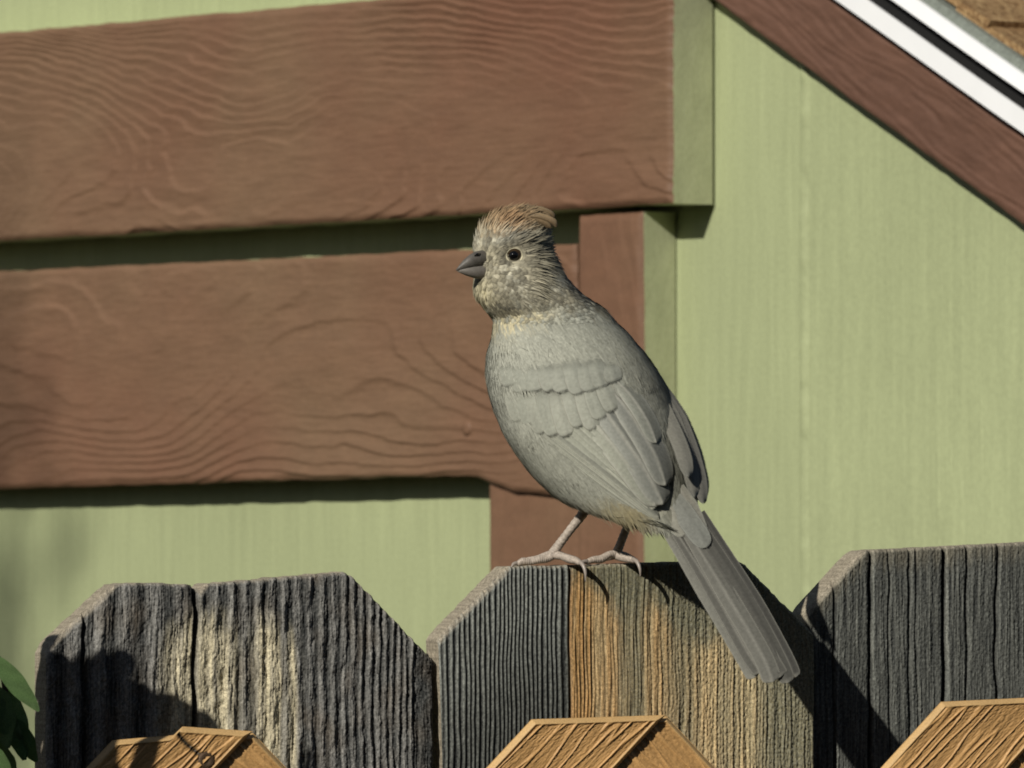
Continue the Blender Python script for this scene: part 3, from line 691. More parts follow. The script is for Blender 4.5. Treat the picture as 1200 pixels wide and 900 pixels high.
# left wing: the panel under the feathers is its own mesh, the feathers hang on it
wpoly = [(600, 450), (622, 500), (640, 517), (700, 567), (768, 606), (782, 590), (780, 560), (755, 500), (725, 455), (660, 430), (620, 435)]
def wing_panel(name, poly, y_of, col, off):
    P = np.array(poly, float); c = P.mean(0); V = [P3(c[0], c[1], y_of(c[0], c[1], 0) - off) - RP]; F = []; n = len(P); rings = 5
    for r in range(1, rings + 1):
        for p in P:
            q = c + (p - c) * r / rings * .96; V.append(P3(q[0], q[1], y_of(q[0], q[1], 0) - off) - RP)
    for j in range(n): F.append((0, 1 + (j + 1) % n, 1 + j))
    for r in range(rings - 1):
        for j in range(n): F.append((1 + r * n + j, 1 + r * n + (j + 1) % n, 1 + (r + 1) * n + (j + 1) % n, 1 + (r + 1) * n + j))
    return pymesh(name, V, F, M_plume, bird, True, None, None, np.tile(col, (len(V), 1)))
wingL = wing_panel('wing', wpoly, wy, (.12, .115, .095), 1.5)
for k in range(6):                        # primaries: long parallel edges along the lower rim
    f = k / 5
    path = [(606 + 10 * f, 487 - 8 * f), (640 + 13 * f, 520 - 11 * f), (700 + 12 * f, 568 - 14 * f), (745 + 8 * f, 597 - 9 * f), (776 - 3 * f, 614 - 7 * f)]
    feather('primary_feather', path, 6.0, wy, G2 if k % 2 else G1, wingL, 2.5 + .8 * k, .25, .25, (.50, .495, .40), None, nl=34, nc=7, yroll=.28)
for k in range(6):                        # secondaries
    f = k / 5
    path = [(640 + 30 * f, 494 - 16 * f), (680 + 28 * f, 528 - 15 * f), (726 + 20 * f, 566 - 14 * f), (764 + 8 * f, 601 - 8 * f)]
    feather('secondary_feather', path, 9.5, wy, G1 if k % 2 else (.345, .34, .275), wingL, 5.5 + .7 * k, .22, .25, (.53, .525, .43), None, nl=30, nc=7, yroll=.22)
tert = [([(676, 474), (705, 505), (742, 552), (770, 594)], 17, 9.5), ([(694, 462), (722, 500), (756, 550), (778, 592)], 20, 11), ([(712, 452), (738, 484), (766, 530), (781, 570)], 17, 12.5), ([(716, 440), (738, 462), (758, 492), (770, 520)], 12, 13.5)]
for k, (path, hw, of) in enumerate(tert):
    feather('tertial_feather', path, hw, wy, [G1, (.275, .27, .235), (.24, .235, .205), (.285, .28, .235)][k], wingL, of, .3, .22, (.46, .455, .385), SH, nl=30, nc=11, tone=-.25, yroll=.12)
gc = [((598, 440), (613, 492)), ((608, 440), (622, 503)), ((621, 440), (635, 512)), ((635, 439), (651, 513)), ((650, 438), (667, 511)), ((664, 437), (683, 506)), ((679, 436), (698, 502)), ((692, 434), (711, 494)), ((703, 430), (724, 482))]
rw = random.Random(8)
for k, (b, tpt) in enumerate(gc):
    tpt = (tpt[0] + rw.uniform(-3, 3), tpt[1] + rw.uniform(-4, 4))
    mid = ((b[0] + tpt[0]) / 2 - 3, (b[1] + tpt[1]) / 2)
    feather('greater_covert', [b, mid, tpt], 12.5 * rw.uniform(.85, 1.15), wy, (.30, .296, .245) if k % 2 else (.318, .312, .258), wingL, 6.2 + .3 * k, .2, .12, (.41, .41, .34), None, nl=24, nc=9, yroll=.12)
mc = [((594, 420), (600, 457)), ((606, 420), (613, 462)), ((620, 418), (628, 465)), ((635, 416), (645, 463)), ((650, 415), (661, 466)), ((666, 414), (678, 465)), ((682, 413), (694, 466)), ((698, 412), (709, 460)), ((712, 414), (722, 452)), ((724, 424), (736, 472))]
for k, (b, tpt) in enumerate(mc):
    tpt = (tpt[0] + rw.uniform(-4, 4), tpt[1] + rw.uniform(-6, 4)); b = (b[0] + rw.uniform(-3, 3), b[1] + rw.uniform(-5, 5))
    feather('median_covert', [b, ((b[0] + tpt[0]) / 2 - 1, (b[1] + tpt[1]) / 2), tpt], 13 * rw.uniform(.85, 1.15), wy, (.292, .288, .24), wingL, 7.6 + .25 * k if k < 9 else 7, .3, .1, (.35, .345, .29), None, nl=18, nc=9, yroll=.06)
# right wing: the far wing's rim, seen edge-on past the back; its shade is painted into the colours
ry = lambda x, y, t: 34 - 120 * t
wingR = feather('wing', [(758, 425), (785, 470), (808, 520), (819, 560), (822, 588)], 12, ry, (.17, .165, .14), bird, 0, .25, .5, None, None, nl=34, nc=9, yroll=.9, basew=.1)
for k, (path, hw) in enumerate([([(768, 440), (796, 490), (816, 545), (825, 592)], 9), ([(760, 434), (786, 484), (806, 538), (815, 584)], 10), ([(752, 430), (776, 476), (797, 522), (808, 560)], 10)]):
    feather('wing_feather', path, hw, lambda x, y, t: 30 - 122 * t, [(.15, .145, .125), (.17, .165, .14), (.19, .185, .155)][k], wingR, 2 + 2.5 * k, .25, .2, (.25, .245, .205), None, nl=30, nc=7, yroll=.75, basew=.1)

# tail: long feathers hanging in front of the perch towards the camera
ty = lambda x, y, t: -74 - 84 * min(1.1, max(-.2, (y - 602) / 194))
tail = feather('tail', [(784, 600), (818, 656), (850, 708), (866, 732)], 14, lambda x, y, t: ty(x, y, t) + 4, (.17, .165, .14), bird, 0, .15, .2, None, None, nl=30, nc=9)
TF = [([(770, 604), (822, 688), (866, 762), (885, 795)], 10, 2, .1), ([(822, 600), (884, 700), (920, 765), (933, 794)], 8, 3, -.1), ([(780, 604), (836, 692), (876, 764), (893, 788)], 11, 6, .1),
      ([(812, 602), (872, 698), (910, 768), (924, 801)], 11, 7, -.05), ([(803, 602), (862, 698), (901, 770), (915, 794)], 12, 11, 0), ([(793, 602), (850, 694), (892, 766), (906, 800)], 13, 15, 0)]
for k, (path, hw, of, rl) in enumerate(TF):
    feather('tail_feather', path, hw, ty, [(.165, .163, .138), (.055, .054, .047), (.09, .088, .075), (.066, .065, .056), (.088, .086, .074), (.125, .123, .105)][k], tail, of * .6, [.07, .1, .08, .12, .07, .1][k], .2, (.255, .25, .212), (.225, .22, .19) if k in (2, 5) else None, nl=40, nc=9, yroll=rl)
for path, hw, of, c in [([(768, 566), (786, 596), (802, 630)], 14, 6.5, (.235, .23, .19)), ([(796, 570), (812, 602), (824, 632)], 11, 7, (.19, .185, .155)), ([(782, 572), (806, 608), (830, 642)], 13.5, 10, (.175, .18, .158))]:
    feather('tail_covert', path, hw, lambda x, y, t: ty(x, y, t) + 3, c, tail, of, .3, .12, (.27, .275, .24), None, nl=22, nc=9)

rs_c = random.Random(21)
# a ragged tuft at the back of the crown
for k in range(26):
    f = .6 * rs_c.random(); x0 = 598 + 24 * rs_c.random(); y0 = 243 + 20 * f; ln = 26 + 10 * rs_c.random()
    path = [(x0, y0), (x0 + ln * .4, y0 + 0 + 3 * f), (x0 + ln * .8, y0 + 5 + 4 * f), (min(653, x0 + ln), y0 + 11 + 5 * f)]
    feather('crest_feather', path, 2.6 + rs_c.random(), lambda x, y, t: 58 - 40 * f - 3 + 10 * t, np.array([.235, .165, .092]) * (.75 + .5 * rs_c.random()), bird, 1.0, .4, .5, (.30, .24, .155), None, nl=14, nc=5)
# bill
def bill(name, rings, parent, n=18):
    V = []; F = []
    for (cx, cy, y, rz, ry_) in rings:
        for j in range(n):
            a = 2 * math.pi * j / n; V.append(P3(cx + .25 * rz * math.sin(a) * 0, cy - rz * math.sin(a), y + ry_ * math.cos(a)) - RP)
    for i in range(len(rings) - 1):
        for j in range(n): F.append((i * n + j, i * n + (j + 1) % n, (i + 1) * n + (j + 1) % n, (i + 1) * n + j))
    F.append(tuple(range(n))[::-1]); F.append(tuple((len(rings) - 1) * n + j for j in range(n)))
    return pymesh(name, V, F, M_bill, parent, True)
bl = bill('beak', [(534.2, 316.6, 19, .6, .5), (537.5, 314.4, 20, 2.9, 2.4), (543, 310.6, 22, 5.9, 5.0), (550, 307, 25, 8.6, 8), (557, 304.8, 29, 10.2, 10.5), (565, 303.6, 36, 10.8, 12.5), (574, 303, 46, 10.5, 13.5), (586, 303, 56, 9, 13)], bird)
lm = bill('lower_mandible', [(536, 317.4, 20, .9, .6), (540, 317.2, 21.5, 3.2, 2.8), (547, 317.4, 24.5, 6.0, 6.0), (556, 318, 28.5, 8.4, 9.2), (565, 318.6, 34.5, 9.6, 11.6), (574, 318.6, 43, 9.8, 12.6), (586, 317.5, 56, 8, 12)], bl)
lm.data.materials[0] = M_bill2
V = []; nb = P3(560.5, 297.5, 42.2) - RP
tubes('nostril', [([P3(556, 300, 19.3), P3(559.5, 298, 21), P3(563, 297, 25)], [.0002, .0005, .0002])], M_pupil, bl, 8, 4, RP)
# eye
def sphere(name, c, r, mat, parent, seg=24, rings=14, sq=(1, 1, 1)):
    V = []; F = []
    for i in range(rings + 1):
        for j in range(seg):
            a = math.pi * i / rings; b = 2 * math.pi * j / seg
            V.append((c[0] + r * sq[0] * math.sin(a) * math.cos(b), c[1] - r * sq[1] * math.cos(a), c[2] + r * sq[2] * math.sin(a) * math.sin(b)))
    for i in range(rings):
        for j in range(seg): F.append((i * seg + j, i * seg + (j + 1) % seg, (i + 1) * seg + (j + 1) % seg, (i + 1) * seg + j))
    return pymesh(name, V, F, mat, parent, True)
hitE = bvh.ray_cast(Vector(CAM), Vector(ray(ex, ey)).normalized())[0]; eyy = (hitE.y - YB) / MM
ec = P3(ex, ey, eyy + 3.5) - RP
eye = sphere('eye', ec, 9.2 * MM, M_eye, bird)
pc = P3(ex - .8, ey, eyy - 1.2) - RP
sphere('pupil', pc, 6.4 * MM, M_pupil, eye, 20, 12, (1, .93, 1))
ring = [];
for j in range(25):
    a = 2 * math.pi * j / 24; rr = 9.0
    ring.append(P3(ex + rr * 1.05 * math.cos(a), ey - rr * .95 * math.sin(a), eyy - 3.0 + 1.2 * abs(math.cos(a))))
tubes('eyelid', [(ring, [(1.15 if math.sin(2 * math.pi * j / 24) < -.15 else .35) * MM for j in range(25)])], M_lid, eye, 8, 2, RP)

# legs and feet
def leg(specs, claws):
    o = tubes('leg', [([P3(*p) for p in pts], [r * MM for r in rad]) for pts, rad in specs], M_leg, bird, 12, 16, RP, .035)
    # scutes: gentle swelling along every toe
    for pts, rad in claws:
        tubes('claw', [([P3(*p) for p in pts], [r * MM for r in rad])], M_claw, o, 10, 5, RP)
ft = lambda x: np.interp(x, [583, 700, 866], [664, 662, 658])
leg([([(692, 588, -4), (683, 602, -3), (666, 624, 2), (654, 640, 6), (648, 649, 7)], [7.5, 5.8, 5.0, 5.4, 6.4]),
     ([(650, 649, 7), (641, 655, 4), (632, 655.5, 1), (622, 658, -1), (613, 658, -3), (606, 661, -5)], [5.5, 4.2, 5.0, 3.9, 4.6, 3.0]),
     ([(648, 649, 8), (640, 651, 18), (630, 655, 26), (618, 656, 32)], [5, 4.2, 4.4, 3]),
     ([(648, 648, 8), (656, 650, 22), (668, 656, 32), (676, 657, 38)], [5, 4.2, 4.4, 3]),
     ([(650, 650, 6), (659, 652, 0), (667, 655, -6), (675, 657, -11), (680, 660, -15)], [5.4, 4.4, 5.0, 4.4, 3.2])],
    [([(607, 660, -4.5), (602, 661, -8), (598.5, 666, -12)], [2.8, 2.2, .5]), ([(677, 657, -12), (683, 662, -19), (686, 671, -23), (686, 682, -23)], [3.1, 2.6, 1.9, .5])])
leg([([(748, 582, 22), (741, 602, 24), (733, 622, 27), (726, 640, 29), (722, 650, 29)], [7.5, 5.4, 4.8, 5.0, 6.0]),
     ([(723, 650, 28), (714, 650, 22), (705, 655, 17), (695, 656, 13), (687, 659, 9)], [5.4, 4.2, 4.8, 4.0, 3.0]),
     ([(722, 650, 30), (712, 653, 40), (700, 656, 46)], [5, 4.2, 3]),
     ([(722, 650, 30), (732, 651, 42), (742, 655, 48)], [5, 4.2, 3]),
     ([(723, 651, 27), (731, 654, 18), (738, 655, 9), (744, 657, 2)], [5.4, 4.3, 4.8, 3.2])],
    [([(688, 658, 9), (682, 659, 4), (678, 664, 0)], [2.8, 2.2, .5]), ([(742, 655, 3), (747, 659, -4), (750, 667, -8), (750.5, 676, -8)], [3.0, 2.5, 1.8, .5])])

# fine body plumage: tens of thousands of short barbs lying tailwards over the body
tri = np.array([[f[0], f[1], f[2]] for f in BFc[:-2]] + [[f[0], f[2], f[3]] for f in BFc[:-2]])
A, B_, C_ = BV[tri[:, 0]], BV[tri[:, 1]], BV[tri[:, 2]]
ar = np.linalg.norm(np.cross(B_ - A, C_ - A), axis=1) / 2
PXV = BPX.reshape(-1, 3)
def barbs(nm, count, headonly, lo, hi, wpx, lift, seed):
    r = np.random.default_rng(seed)
    ctr = (PXV[tri[:, 0]] + PXV[tri[:, 1]] + PXV[tri[:, 2]]) / 3
    w = ar.copy(); hd = ctr[:, 1] < 375
    w = w * np.where(hd, 1.0 if headonly else .25, 0.0 if headonly else 1.0)
    w = w * np.where(ctr[:, 2] > 75, .35, 1.0)
    k = r.choice(len(tri), count, p=w / w.sum()); b = r.random((count, 2)); fl = b.sum(1) > 1; b[fl] = 1 - b[fl]
    b0 = 1 - b.sum(1)
    mixv = lambda Q: Q[tri[k, 0]] * b0[:, None] + Q[tri[k, 1]] * b[:, :1] + Q[tri[k, 2]] * b[:, 1:]
    pos = mixv(BV); px = mixv(PXV)
    nrm = np.cross(B_[k] - A[k], C_[k] - A[k]); nrm /= np.linalg.norm(nrm, axis=1)[:, None] + 1e-12
    cen = BV.reshape(NR, NS, 3).mean(1); kc = cen[np.clip(tri[k, 0] // NS, 0, NR - 1)]
    sgn = np.sign(np.sum((pos - kc) * nrm, 1)); nrm *= np.where(sgn == 0, 1, sgn)[:, None]
    down = np.array([P3(780, 620, -70) - P3(640, 380, 50)]).repeat(count, 0)
    away = pos - P3(556, 312, 30)[None, :]
    f = sstep(340, 385, px[:, 1] + (px[:, 0] - 600) * .15)[:, None]
    away = away / np.linalg.norm(away, axis=1)[:, None]; down = down / np.linalg.norm(down, axis=1)[:, None]
    d = away * (1 - f) + down * f; d = d + r.normal(0, .13, d.shape)
    d -= nrm * np.sum(d * nrm, 1)[:, None]; d /= np.linalg.norm(d, axis=1)[:, None] + 1e-9
    # keep the folded wing clean
    inside = np.zeros(count, bool); P = np.array([(600, 452), (620, 498), (640, 514), (700, 564), (772, 608), (790, 592), (786, 560), (768, 512), (744, 470), (722, 440), (700, 444), (640, 447)], float)
    x, y = px[:, 0], px[:, 1]
    for i in range(len(P)):
        (xa, ya), (xb, yb) = P[i], P[(i + 1) % len(P)]
        c = ((ya > y) != (yb > y)) & (x < (xb - xa) * (y - ya) / (yb - ya + 1e-9) + xa); inside ^= c
    inside |= (y > 444) & (y < 458) & (x > 590) & (x < 765) & (r.random(count) < .5)
    dEye = np.hypot(x - ex, y - ey); eyeskip = (dEye < 11.5) & (px[:, 2] < 66)
    billskip = (x < 572) & (y > 296) & (y < 327) & (x + 0 < 566 + 0 * y)
    bz = np.interp(x, [534, 552, 562, 570], [316, 297, 295, 300]); bw = np.interp(x, [534, 556, 570], [319, 325, 325])
    billskip = (x < 568) & (y > bz) & (y < bw) & (px[:, 2] < 66)
    keep = ~((inside & (nrm[:, 1] < 0.1)) | eyeskip | billskip)
    pos, px, nrm, d = pos[keep], px[keep], nrm[keep], d[keep]; m = len(pos)
    Ln = r.uniform(lo, hi, m) * MM * np.where(px[:, 1] > 400, 1.0, np.where(px[:, 1] > 375, .8, 1.0))
    face = np.clip(np.hypot(px[:, 0] - 575, px[:, 1] - 318) / 45, .35, 1); Ln *= np.where(px[:, 1] < 375, face, 1)
    clump = fbm(px[:, 0] / 9, px[:, 1] / 9 + px[:, 2] / 11, seed, 2)
    lf = lift * (1 + .8 * clump + r.uniform(-.3, .3, m))
    vent = blob(px[:, 0], px[:, 1], 715, 596, 40, 12); lf = lf * (1 + 1.0 * vent); Ln = Ln * (1 + .5 * vent)
    crest = blob(px[:, 0], px[:, 1], 636, 254, 20, 14); lf = lf * (1 + .7 * crest); Ln = Ln * (1 + .3 * crest)
    cov = (px[:, 1] > 425) & (px[:, 1] < 468) & (px[:, 0] < 760) & (nrm[:, 1] < 0); 
    sd = np.cross(d, nrm); W = (wpx * MM * r.uniform(.7, 1.3, m))[:, None]
    base = pos + nrm * (np.where(px[:, 1] > 380, 1.3, -.4) * MM)[:, None]
    rise = sstep(385, 430, px[:, 1]) * (1 - sstep(720, 760, px[:, 0])) * sstep(578, 592, px[:, 0]) * (px[:, 1] < 470) * (nrm[:, 1] < 0)
    base = base + np.array([0, -1, 0]) * (rise * 0 * MM)[:, None]
    p1 = base + d * (Ln * .5)[:, None] + nrm * (Ln * lf)[:, None]
    p2 = base + d * Ln[:, None] + nrm * (Ln * lf * .75)[:, None]
    V = np.stack([base - sd * W * .5, base + sd * W * .5, p1 + sd * W * .42, p1 - sd * W * .42, p2], 1).reshape(-1, 3) - RP
    i0 = np.arange(m) * 5
    F4 = np.stack([i0, i0 + 1, i0 + 2, i0 + 3], -1); F3 = np.stack([i0 + 3, i0 + 2, i0 + 4], -1)
    me = bpy.data.meshes.new(nm); nv, n4, n3 = len(V), m, m
    me.vertices.add(nv); me.vertices.foreach_set('co', V.astype(np.float32).ravel())
    me.loops.add(n4 * 4 + n3 * 3); me.loops.foreach_set('vertex_index', np.concatenate([F4.ravel(), F3.ravel()]).astype(np.int32))
    me.polygons.add(n4 + n3); me.polygons.foreach_set('loop_start', np.concatenate([np.arange(n4) * 4, n4 * 4 + np.arange(n3) * 3]).astype(np.int32))
    me.update(calc_edges=True); me.validate()
    c = plumage_colour(px[:, 0], px[:, 1], px[:, 2], r.normal(0, .10, m)); a = me.color_attributes.new('Col', 'FLOAT_COLOR', 'POINT')
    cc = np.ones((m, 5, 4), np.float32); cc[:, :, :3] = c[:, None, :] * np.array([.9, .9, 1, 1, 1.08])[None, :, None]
    a.data.foreach_set('color', cc.ravel()); me.materials.append(M_plume)
    me.polygons.foreach_set('use_smooth', np.ones(n4 + n3, bool))
    # shade the barbs with the body's own normals so that they read as one soft surface
    vn = np.repeat(nrm[:, None, :], 5, 1).reshape(-1, 3); vn = vn + np.repeat((d * .25)[:, None, :], 5, 1).reshape(-1, 3); vn /= np.linalg.norm(vn, axis=1)[:, None]
    me.normals_split_custom_set_from_vertices(vn.tolist())
    o = link(nm, me, bird); o['kind'] = 'stuff'; return o
def bristles():
    r = np.random.default_rng(9); V = []; F = []; C = []
    for k in range(420):
        a = r.uniform(0, 2 * math.pi); top = math.sin(a)
        xr = 572 + 6 * r.random() + (2 if top < 0 else -3 * max(0, top)); cy = 312 - 18.5 * top; yy = 48 - 17 * abs(math.cos(a)) + 3 * r.random()
        ln = r.uniform(6, 11); sp = r.uniform(-2.5, 2.5)
        p0_ = P3(xr, cy + sp * .3, yy + 1); p1_ = P3(xr - ln * .5, cy + sp * .7 + 1.5 * top, yy - 4.5); p2_ = P3(xr - ln, cy + sp + 3.2 * top, yy - 4.0)
        sd = np.array([0, 0, 1.0]) * .7 * MM if abs(top) < .7 else np.array([0, .8, .5]) * .7 * MM
        b = len(V); V += [p0_ - sd - RP, p0_ + sd - RP, p1_ + sd * .8 - RP, p1_ - sd * .8 - RP, p2_ - RP]; F += [(b, b + 1, b + 2, b + 3), (b + 3, b + 2, b + 4)]
        c = np.array([.42, .39, .29]) * r.uniform(.6, 1.5); C += [c] * 5
    o = pymesh('bill_bristles', V, F, M_plume, bird, True, None, None, np.array(C)); o['kind'] = 'stuff'
bristles()
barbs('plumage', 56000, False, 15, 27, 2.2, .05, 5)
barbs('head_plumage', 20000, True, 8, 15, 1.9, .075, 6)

# overlapping contour feathers over the near side, laid like shingles from the tail forward
def contour(nm, grid, dirf, Lf, hwf, off, seed, risef=None):
    r = np.random.default_rng(seed); V = []; F = []; C = []; UVs = []; nl, nc = 7, 5
    for gx, gy in grid:
        gx += r.uniform(-1, 1) * hwf * .45; gy += r.uniform(-1, 1) * hwf * .45
        d = Vector(ray(gx, gy)).normalized(); hit = bvh.ray_cast(Vector(CAM), d)
        if hit[0] is None or abs(hit[1].dot(d)) < .22: continue
        n = -np.array(hit[1]) if hit[1].dot(d) > 0 else np.array(hit[1])
        p0 = np.array(hit[0]); y0 = (p0[1] - YB) / MM
        if math.hypot(gx - ex, gy - ey) < 14: continue
        t3 = np.array(dirf(gx, gy)); t3 = t3 + r.normal(0, .13, 3) * np.linalg.norm(t3); t3 = t3 - n * np.dot(t3, n); t3 /= np.linalg.norm(t3)
        sd = np.cross(t3, n); L = Lf * r.uniform(.8, 1.2); hw = hwf * r.uniform(.85, 1.15)
        col = plumage_colour(np.array([gx]), np.array([gy]), np.array([y0]))[0] * (r.uniform(.93, 1.07) if hwf > 6 else r.uniform(.66, 1.3))
        rs_ = (risef(gx, gy) if risef else 0.0); roll = r.normal(0, .10); b = len(V)
        for i in range(nl):
            t = i / (nl - 1); w = hw * (.45 + .55 * min(1, t / .4)) * math.sqrt(max(.01, 1 - max(0, (t - .55) / .45) ** 2.2))
            for j in range(nc):
                u = -1 + 2 * j / (nc - 1)
                q = p0 + t3 * (t - .25) * L * MM + sd * u * w * MM
                hg = off * (.15 + .85 * t) - .20 * hw * u * u * .5 + roll * u * hw - .018 * L * L * (t - .25) ** 2 * .4
                q = q + n * (hg * MM) + np.array([0, -1, 0]) * (rs_ * (.3 + .7 * t) * MM)
                V.append(q - RP)
                c = col * (1 - .07 * (1 - abs(u)) + .06 * max(0, (t - .7) / .3)) * (1 + .05 * perlin(u * 3, t * 6, int(gx)))
                C.append((*np.clip(c, .02, .75), min(1, min((1 - abs(u)) * 1.3 + .15, (1 - t) * L / 8.0)))); UVs.append((u, t * L))
        F += [(b + i * nc + j, b + i * nc + j + 1, b + (i + 1) * nc + j + 1, b + (i + 1) * nc + j) for i in range(nl - 1) for j in range(nc - 1)]
    o = pymesh(nm, V, F, M_feather, bird, True, None, None, C); o['kind'] = 'stuff'
    uvl = o.data.uv_layers.new(name='UVMap'); li = np.zeros(len(o.data.loops), np.int32); o.data.loops.foreach_get('vertex_index', li)
    uvl.data.foreach_set('uv', np.array(UVs, np.float32)[li].ravel())
    return o
WP = np.array([(600, 452), (622, 500), (640, 516), (700, 566), (772, 608), (790, 592), (786, 560), (768, 512), (744, 470), (722, 440), (700, 446), (640, 449)], float)
def inpoly(x, y, P):
    c = False
    for i in range(len(P)):
        (xa, ya), (xb, yb) = P[i], P[(i + 1) % len(P)]
        if (ya > y) != (yb > y) and x < (xb - xa) * (y - ya) / (yb - ya) + xa: c = not c
    return c
bd = P3(780, 620, -70) - P3(640, 380, 50); bd /= np.linalg.norm(bd)
gridb = [(x + (4.5 if k % 2 else 0), y) for k, y in enumerate(np.arange(600, 366, -7.0)) for x in np.arange(574, 815, 9.0) if not inpoly(x, y, WP)]
contour('contour_feathers', gridb, lambda x, y: bd + np.array([-.25, 0, -.25]) * (1 if x < 690 and y < 470 else 0), 32, 9, 1.0, 31,
        lambda x, y: 0.0 * float(sstep(395, 440, y)) * float(sstep(592, 606, x)) * (1 - float(sstep(715, 745, x))) if y < 470 else 0.0)
bp = P3(556, 312, 26)
def hdir(x, y):
    d = Vector(ray(x, y)).normalized(); h = bvh.ray_cast(Vector(CAM), d)[0]; v = np.array(h) - bp; v /= np.linalg.norm(v)
    f = float(sstep(350, 380, y)); return v * (1 - f) + bd * f
gridh = [(x + (2.2 if k % 2 else 0), y) for k, y in enumerate(np.arange(384, 243, -4.0)) for x in np.arange(690, 560, -4.5)]
gridh.sort(key=lambda p: -math.hypot(p[0] - 556, p[1] - 312))
contour('face_feathers', gridh, hdir, 11, 3.6, 2.2, 33)

# ------------------------------------------------------------------ shrub at the left, its upper leaves shading the picket
def leafmat():
    m, t, p = newmat('glossy_green_leaf', 0.42, 0.45); v = coords(t); n = noise(t, v, 55, 4)
    c = mixc(t, maprange(t, n, 0, 1), (.10, .20, .06), (.24, .38, .15)); t.links.new(c, p.inputs['Base Color'])
    bump(t, p, noise(t, v, 240, 3), .0012, .8)
    tr = N(t, 'ShaderNodeBsdfTranslucent'); tr.inputs[0].default_value = (.10, .20, .03, 1)
    mx = N(t, 'ShaderNodeMixShader'); mx.inputs[0].default_value = .18; out = t.nodes['Material Output']
    t.links.new(p.outputs[0], mx.inputs[1]); t.links.new(tr.outputs[0], mx.inputs[2]); t.links.new(mx.outputs[0], out.inputs[0]); return m
M_leaf = leafmat(); M_stem = plain('brown_stem', (.055, .04, .022), .8, .2, 0, .3, 300, .0006)
LP = P3(-120, 900, -420); shrub_base = np.array([LP[0], LP[1], 0.0])
shrub = empty('shrub', shrub_base); tag(shrub, 'dark glossy-leaved shrub beside the left end of the grey pickets', 'shrub')
def leafmesh():
    V = []; F = []; nl, nc = 14, 7
    for i in range(nl):
        t = i / (nl - 1); w = .5 * math.sin(math.pi * min(1, t * .94 + .03)) ** .75 * (1 - .25 * t)
        for j in range(nc):
            u = -1 + 2 * j / (nc - 1); V.append((u * w * .55, t, -.22 * t * t + .10 * abs(u) * w + .02 * math.sin(t * 17 + u * 3)))
    for i in range(nl - 1):
        for j in range(nc - 1): F.append((i * nc + j, i * nc + j + 1, (i + 1) * nc + j + 1, (i + 1) * nc + j))
    me = bpy.data.meshes.new('leaf'); me.from_pydata(V, [], F); me.materials.append(M_leaf)
    me.polygons.foreach_set('use_smooth', np.ones(len(F), bool)); return me
LM = leafmesh()
def leaf(p, dirv, nv, size, wid=1.0):
    y = Vector(dirv).normalized(); z = Vector(nv); z = (z - y * z.dot(y)).normalized(); x = y.cross(z)
    o = bpy.data.objects.new('leaf', LM); COL.objects.link(o); o.parent = shrub
    o.matrix_parent_inverse = Matrix.Identity(4)
    o.matrix_local = Matrix.Translation(Vector(p) - Vector(shrub_base)) @ Matrix((x, y, z)).transposed().to_4x4() @ Matrix.Diagonal((size * wid, size, size, 1))
rs = random.Random(4)
# leaves that show in the frame
leaf(P3(-4, 770, -600), P3(46, 838, -612) - P3(-4, 770, -600), tuple(to_sun), 0.0225, .62)
leaf(P3(-24, 764, -300), P3(38, 800, -290) - P3(-24, 764, -300), (.2, .5, .8), 0.020, .8)
leaf(P3(10, 806, -300), P3(24, 886, -305) - P3(10, 806, -300), (-.3, .9, .2), 0.026, .75)
leaf(P3(-12, 800, -320), P3(14, 860, -326) - P3(-12, 800, -320), (.5, .8, .3), 0.024)
leaf(P3(-20, 856, -310), P3(32, 915, -318) - P3(-20, 856, -310), (.1, .6, .8), 0.024, .8)
leaf(P3(-16, 872, -610), P3(10, 905, -616) - P3(-16, 872, -610), (-.6, -.6, .5), 0.012)
leaf(P3(8, 840, -302), P3(34, 872, -310) - P3(8, 840, -302), (.3, .9, .2), 0.020, .8)
leaf(P3(-22, 815, -330), P3(12, 850, -335) - P3(-22, 815, -330), (-.2, -.6, .5), 0.020)
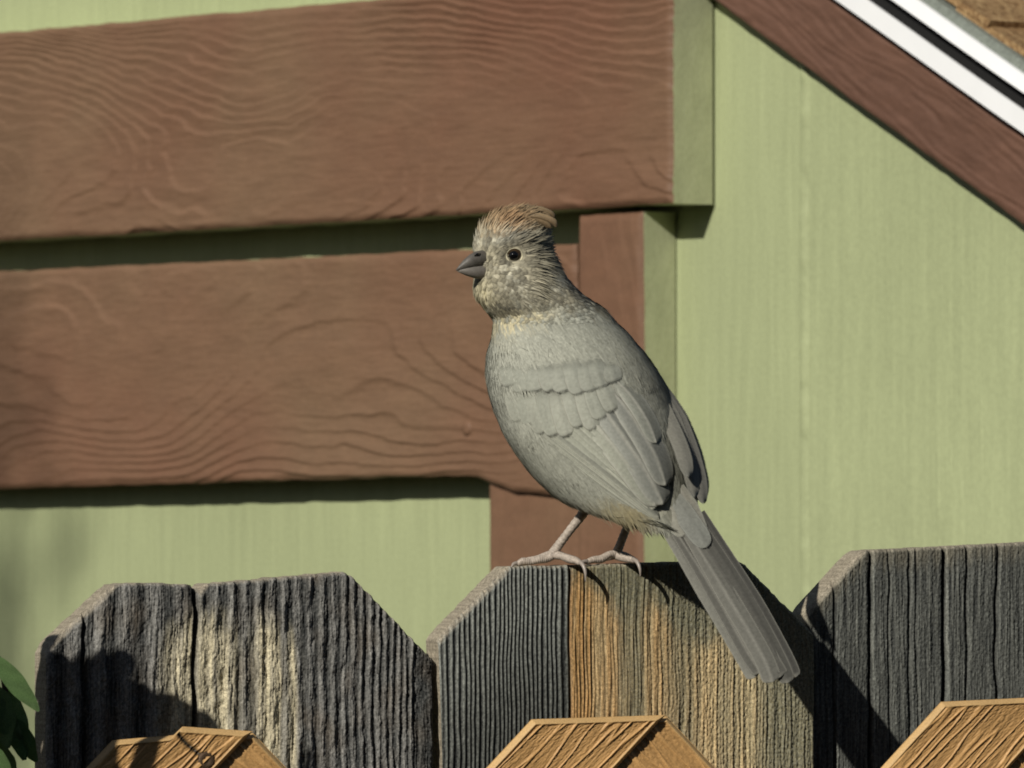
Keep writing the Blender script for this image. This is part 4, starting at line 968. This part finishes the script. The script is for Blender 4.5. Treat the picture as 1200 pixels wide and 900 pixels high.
# upper branches outside the frame, up-sun of the first picket
def sunleaf(px, py, yy, sz):
    d = (rs.uniform(-.5, .5), rs.uniform(-.5, .5), rs.uniform(-1, -.2)); nv = (to_sun.x + rs.uniform(-.45, .45), to_sun.y + rs.uniform(-.45, .45), to_sun.z + rs.uniform(-.45, .45))
    leaf(P3(px, py, yy), d, nv, sz)
for k in range(240):                      # these throw the hard-edged shade on the lower left of the picket
    px = rs.uniform(-335, -156); py = rs.uniform(392, 760)
    if px > -228 and py < 428: continue
    sunleaf(px, py, rs.uniform(-700, -655), rs.uniform(.019, .024))
st = []
for k in range(5):
    x = -260 + 50 * k
    st.append(([shrub_base + np.array([.01 * k, .01, 0]), shrub_base + np.array([.02 * k - .05, .0, 1.0]), P3(x, 1000, -480 + 20 * k), P3(x + 30, 800, -560), P3(x - 10, 460, -675)], [.009, .007, .004, .003, .0012]))
tubes('stem', st, M_stem, shrub, 8, 4, shrub_base)
tubes('twig', [([P3(-60, 930, -320), P3(-14, 860, -312), P3(6, 806, -305), P3(-10, 772, -300)], [.0016, .0013, .0011, .0008])], M_stem, shrub, 8, 4, shrub_base)

# ------------------------------------------------------------------ young tree left of the fence, outside the frame: it shades the lower left of the green wall
wu, wv = HF.uv(55, 725); wp = HF.o + HF.eu * wu + np.array([0, 0, wv]); ts = np.array(to_sun)
cc = wp + ts * (4.3 / math.cos(R(SUN_AZ)) / math.cos(R(SUN_EL)))
tb = np.array([cc[0] - .55, cc[1] + .15, 0.0]); tree = empty('tree', tb)
tag(tree, 'slender young leafy tree left of the fence, shading the green wall', 'tree')
tubes('trunk', [([tb, tb + np.array([.03, .02, 1.4]), tb + np.array([.0, 0, 2.6]), cc + np.array([-.1, 0, -.1]), cc + np.array([0, 0, .3])], [.03, .026, .018, .009, .003]), ([tb + np.array([.0, 0, 2.7]), cc + np.array([-.35, .1, .1]), cc + np.array([-.6, .1, .3])], [.012, .008, .002])], M_stem, tree, 8, 6, tb)
a1 = np.cross(ts, [0, 0, 1]); a1 /= np.linalg.norm(a1); a2 = np.cross(a1, ts)
for k in range(190):
    q1 = rs.gauss(0, .13); q2 = rs.gauss(0, .085); side = -abs(rs.gauss(0, .12))
    p = cc - a1 * 0 + np.array([side, 0, 0]) * 1.2 + a1 * q1 * .25 + a2 * (q2 - .02) + ts * rs.uniform(-.3, .3)
    y = Vector((rs.uniform(-1, 1), rs.uniform(-1, 1), rs.uniform(-1, .2))).normalized(); z = Vector((rs.uniform(-1, .4), rs.uniform(-1, .4), rs.uniform(.2, 1))); z = (z - y * z.dot(y)).normalized(); x = y.cross(z)
    o = bpy.data.objects.new('leaf', LM); COL.objects.link(o); o.parent = tree; sz = rs.uniform(.022, .036)
    o.matrix_local = Matrix.Translation(Vector(p) - Vector(tb)) @ Matrix((x, y, z)).transposed().to_4x4() @ Matrix.Scale(sz, 4)
